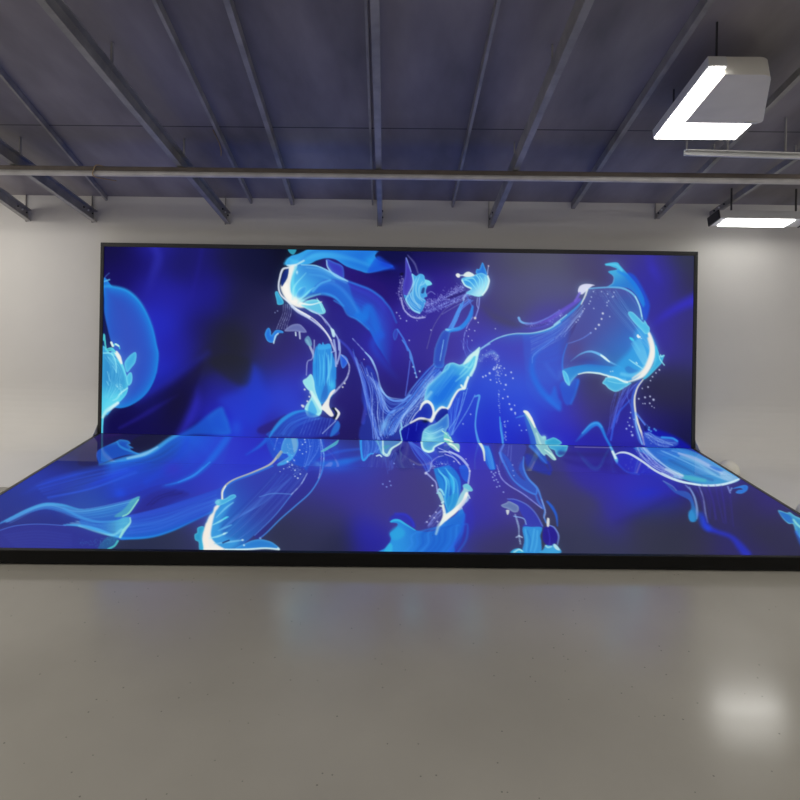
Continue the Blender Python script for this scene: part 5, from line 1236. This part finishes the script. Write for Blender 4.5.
for i, (a, b, ex, lab) in enumerate(DEEP):
    off = (.275, .275, .275, .275, .16, .13, .275)[i]
    hh = .115 if off > .2 else .05
    A, B = joist_path(a, b, off, ex)
    t = thing('roof_joist', lab, 'joist', tuple(B), 'deep roof joists')
    bm = bmesh.new(); sweep(bm, [A-B, Vector((0, 0, 0))], c_section(.046 if off > .2 else .036, hh, .008))
    build('channel', bm, JOIST_M, t)
    # angle cleat and strap that carry it at the wall, bolts through the web
    if off > .2 or i == 4:
        bm = bmesh.new(); box(bm, -.030, -.024, -.02, .0, -.005, off)
        build('wall_strap', bm, JOIST_M, t)
    d = (A-B).normalized()
    for k in range(3):
        p = d*(.10+.09*k)
        bm = bmesh.new(); bmesh.ops.create_cone(bm, cap_ends=True, segments=8, radius1=.009, radius2=.009, depth=.012,
            matrix=Matrix.Translation((p.x-.026*(1 if B.x > CAM[0] else -1), p.y, p.z+hh*.5)) @ Matrix.Rotation(math.pi/2, 4, 'Y'))
        build('bolt', bm, DARK_M if k != 1 else LAMP_M, t)
    # two hangers up to the deck further along
    for s in (1.3, 2.6, 3.9):
        p = d*s
        if s > (A-B).length-.1: continue
        bm = bmesh.new(); box(bm, p.x-.004, p.x+.004, p.y-.012, p.y+.012, p.z+hh-.005, p.z+off-.003)
        build('hanger', bm, JOIST_M, t)
SHALLOW = [((258, 99), (292, 204), .07, .036, 'shallow grey roof batten between the two left-hand deep joists and the centre'),
           ((646, 99), (577, 203), .07, .036, 'shallow grey roof batten slanting down left of the large lamp'),
           ((477, 99), (453, 206), .07, .022, 'thin roof batten right of the end-on centre joist'),
           ((201, 99), (236, 172), .06, .022, 'thin roof batten right of the left third joist, a wire curling beside it'),
           ((369, 99), (371.5, 172), .06, .016, 'thinnest roof batten, close beside the end-on centre joist'),
           ((44, 127), (77, 166), .05, .018, 'faint roof batten near the left edge above the beam'),
           ((730, 120), (640, 198), .06, .03, 'roof batten hidden mostly by the large lamp')]
for a, b, off, w, lab in SHALLOW[:6]:
    A, B = joist_path(a, b, off, 1.6)
    bm = bmesh.new(); sweep(bm, [A-B, Vector((0, 0, 0))], [(-w/2, 0), (w/2, 0), (w/2, off-.002), (-w/2, off-.002)])
    o = build('roof_batten', bm, JOIST_M); o.location = B
    tag(o, lab, 'batten', 'roof battens')

# the beam across the hall that the joists rest on
YBM = on_level(380, 176.6, 2.589)[1]
bt = thing('roof_beam', 'long brown steel beam with a pale round pipe along it, crossing under the roof before the wall', 'beam', (0, YBM, 2.589))
bm = bmesh.new(); sweep(bm, [Vector((XL, 0, 0)), Vector((XR, 0, 0))], ring_prof(.0245, 14))
o = build('pipe', bm, STEEL_M, bt, smooth=True)
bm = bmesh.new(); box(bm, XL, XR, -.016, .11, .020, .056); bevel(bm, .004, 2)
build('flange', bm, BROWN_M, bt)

# short strut channel under the joists by the large lamp
A = under_roof(685, 155.5, .30); B = under_roof(800, 159, .30); B = A+(B-A)*1.15
t = thing('strut_channel', 'short pale strut rail hung level under the roof between the two lamps', 'rail', tuple(A))
bm = bmesh.new(); sweep(bm, [Vector((0, 0, 0)), Vector(B-A)], c_section(.05, .045, .008)); build('rail', bm, LAMP_M, t)
for px in (687, 728, 786):
    p = under_roof(px, 155.5, .30)-A
    bm = bmesh.new(); box(bm, p[0]-.004, p[0]+.004, p[1]+.0, p[1]+.02, p[2]+.03, p[2]+.285); build('hanger', bm, JOIST_M, t)

# ---------------------------------------------------------------- lamps
def lamp(corner, w, l, h, off, label, gear, cap=True):
    """slab lamp parallel to the roof slope; corner is its rear left underside corner"""
    t = thing('ceiling_lamp', label, 'lamp', tuple(corner))
    c, s = math.cos(math.atan(SLOPE)), math.sin(math.atan(SLOPE))
    R = lambda x, y, z: (x, -y*c+z*s, y*s+z*c)
    def slabbox(name, x0, x1, y0, y1, z0, z1, m, bev):
        bm = bmesh.new()
        box8(bm, [R(x, y, z) for z in (z0, z1) for x, y in ((x0, y1), (x1, y1), (x1, y0), (x0, y0))])
        if bev: bevel(bm, bev, 3)
        return build(name, bm, m, t)
    slabbox('housing', 0, w, 0, l, .006, h, LAMP_M, .006)
    return t, slabbox, R
p = under_roof(709.5, 226.5, .33)
q = under_roof(783, 227.5, .33); r = under_roof(722.5, 218.6, .33)
WD = float(q[0]-p[0]); WB = WD+.14; LB = float(np.linalg.norm(r-p))
t, sb, R = lamp(p, WB, LB, .085, .33, 'small rectangular ceiling lamp mounted close to the right wall, lit', False)
sb('diffuser', .07, WD-.004, .015, LB-.012, -.004, .008, DIFF_M, .002)
sb('end_cap', -.012, .004, -.004, LB+.004, .0, .088, DARK_M, .003)
sb('end_cap', WB-.004, WB+.012, -.004, LB+.004, .0, .088, DARK_M, .003)
for xx in (.15, .75):
    bm = bmesh.new(); box(bm, xx-.004, xx+.004, -LB*.5-.01, -LB*.5+.01, LB*.5*SLOPE+.08, LB*.5*SLOPE+.327)
    build('hanger', bm, DARK_M, t)

p = under_roof(653, 139, .30)
q = under_roof(736, 139.5, .30); e = under_roof(671, 120.5, .30); f = under_roof(709, 99, .30)
WA = float(q[0]-p[0]); CSL = math.cos(math.atan(SLOPE))
LBACK = float(p[1]-e[1])/CSL; WLEFT = float(f[0]-under_roof(693, 99, .30)[0]); LA = LBACK+.62
t, sb, R = lamp(p, WA, LBACK, .07, .30, 'large ceiling lamp with an L-shaped light band round a beige gear box, lit', True)
sb('housing_arm', 0, WLEFT+.01, LBACK, LA, .006, .07, LAMP_M, .006)
sb('diffuser', .008, WA-.008, .008, LBACK, -.004, .008, DIFF_M, .002)
sb('diffuser', .008, WLEFT, LBACK+.001, LA-.012, -.004, .008, DIFF_M, .002)
# beige gear box with round corners filling the inner corner of the L
gx1 = float(under_roof(766, 119, .31)[0]-p[0])
bm = bmesh.new()
g2 = under_roof(766, 101, .31); gy2 = float(p[1]-g2[1])/CSL
gx2 = gx1+(float(g2[0]-p[0])-gx1)*(LA-.05-LBACK)/(gy2-LBACK)
pl = [(WLEFT+.012, LBACK+.004), (gx1, LBACK+.004), (gx2, LA-.05), (WLEFT+.012, LA-.05)]
va = [bm.verts.new(R(x, y, -.02)) for x, y in pl]; vb = [bm.verts.new(R(x, y, .10)) for x, y in pl]
bm.faces.new(va[::-1]); bm.faces.new(vb)
up = [bm.edges.new((va[i], vb[i])) for i in range(4)]
for i in range(4): bm.faces.new((va[i], va[(i+1) % 4], vb[(i+1) % 4], vb[i]))
bmesh.ops.bevel(bm, geom=[up[1], up[2]], offset=.05, segments=5, affect='EDGES', profile=.5)
gb = build('gear_box', bm, BEIGE_M, t)
bm = bmesh.new()
box8(bm, [R(x, y, z) for z in (-.026, -.012) for x, y in ((gx1-.12, LBACK+.03), (gx1-.045, LBACK+.03), (gx1-.045, LBACK+.008), (gx1-.12, LBACK+.008))])
lt = build('edge_strip', bm, LAMP_M, gb)  # small pale block at the gear box's rear underside edge
for xx, yy in ((.1, .1), (WA-.1, .1), (.07, LA-.1)):
    bm = bmesh.new(); box(bm, xx-.004, xx+.004, -yy-.006, -yy+.006, yy*SLOPE+.07, yy*SLOPE+.297)
    build('hanger', bm, DARK_M, t)

# ---------------------------------------------------------------- cables
def cable(name, pts, r, m, label):
    P = spl(pts, False, 8)
    c = Vector(P[0])
    bm = bmesh.new(); sweep(bm, [Vector(p)-c for p in P], ring_prof(r, 6))
    o = build(name, bm, m, smooth=True); o.location = c
    return tag(o, label, 'cable')
b = on_y(93, 172, YBM-.03)
cable('cable_tie', [(b[0]+.05, YBM+.05, 2.652), (b[0]+.02, YBM-.022, 2.652), (b[0], YBM-.03, 2.60), (b[0], YBM-.03, 2.57), (b[0]+.01, YBM+.02, 2.556), (b[0]+.06, YBM+.24, 2.556)], .005, TAN_M,
      'tan tie looped round the beam near its left end')
a1 = under_roof(221, 150, .10); a2 = under_roof(219, 143, .03); a3 = under_roof(221, 156, .14)
cable('loose_wire', [tuple(under_roof(213, 130, .01)), tuple(a2), tuple(a1), tuple(a3)], .004, TAN_M, 'loose wire end curling down from the roof beside a thin batten')

# ---------------------------------------------------------------- pale domes behind the right edge of the stage
def dome(x, y, r, h, label):
    bm = bmesh.new(); bmesh.ops.create_uvsphere(bm, u_segments=28, v_segments=16, radius=1.0)
    bmesh.ops.delete(bm, geom=[v for v in bm.verts if v.co.z < -.02], context='VERTS')
    bmesh.ops.holes_fill(bm, edges=bm.edges)
    for v in bm.verts: v.co = Vector((v.co.x*r, v.co.y*r, max(0, v.co.z)**.8*h))
    o = build('plastic_dome', bm, DOME_M, smooth=True); o.location = (x, y, .006)
    return tag(o, label, 'cover', 'pale domes beside the stage')
dome(3.124, -.42, .092, .112, 'cream dome peeking over the right stage edge, just past the screen corner')
dome(3.213, -1.46, .10, .146, 'cream dome at the right picture border behind the stage edge')
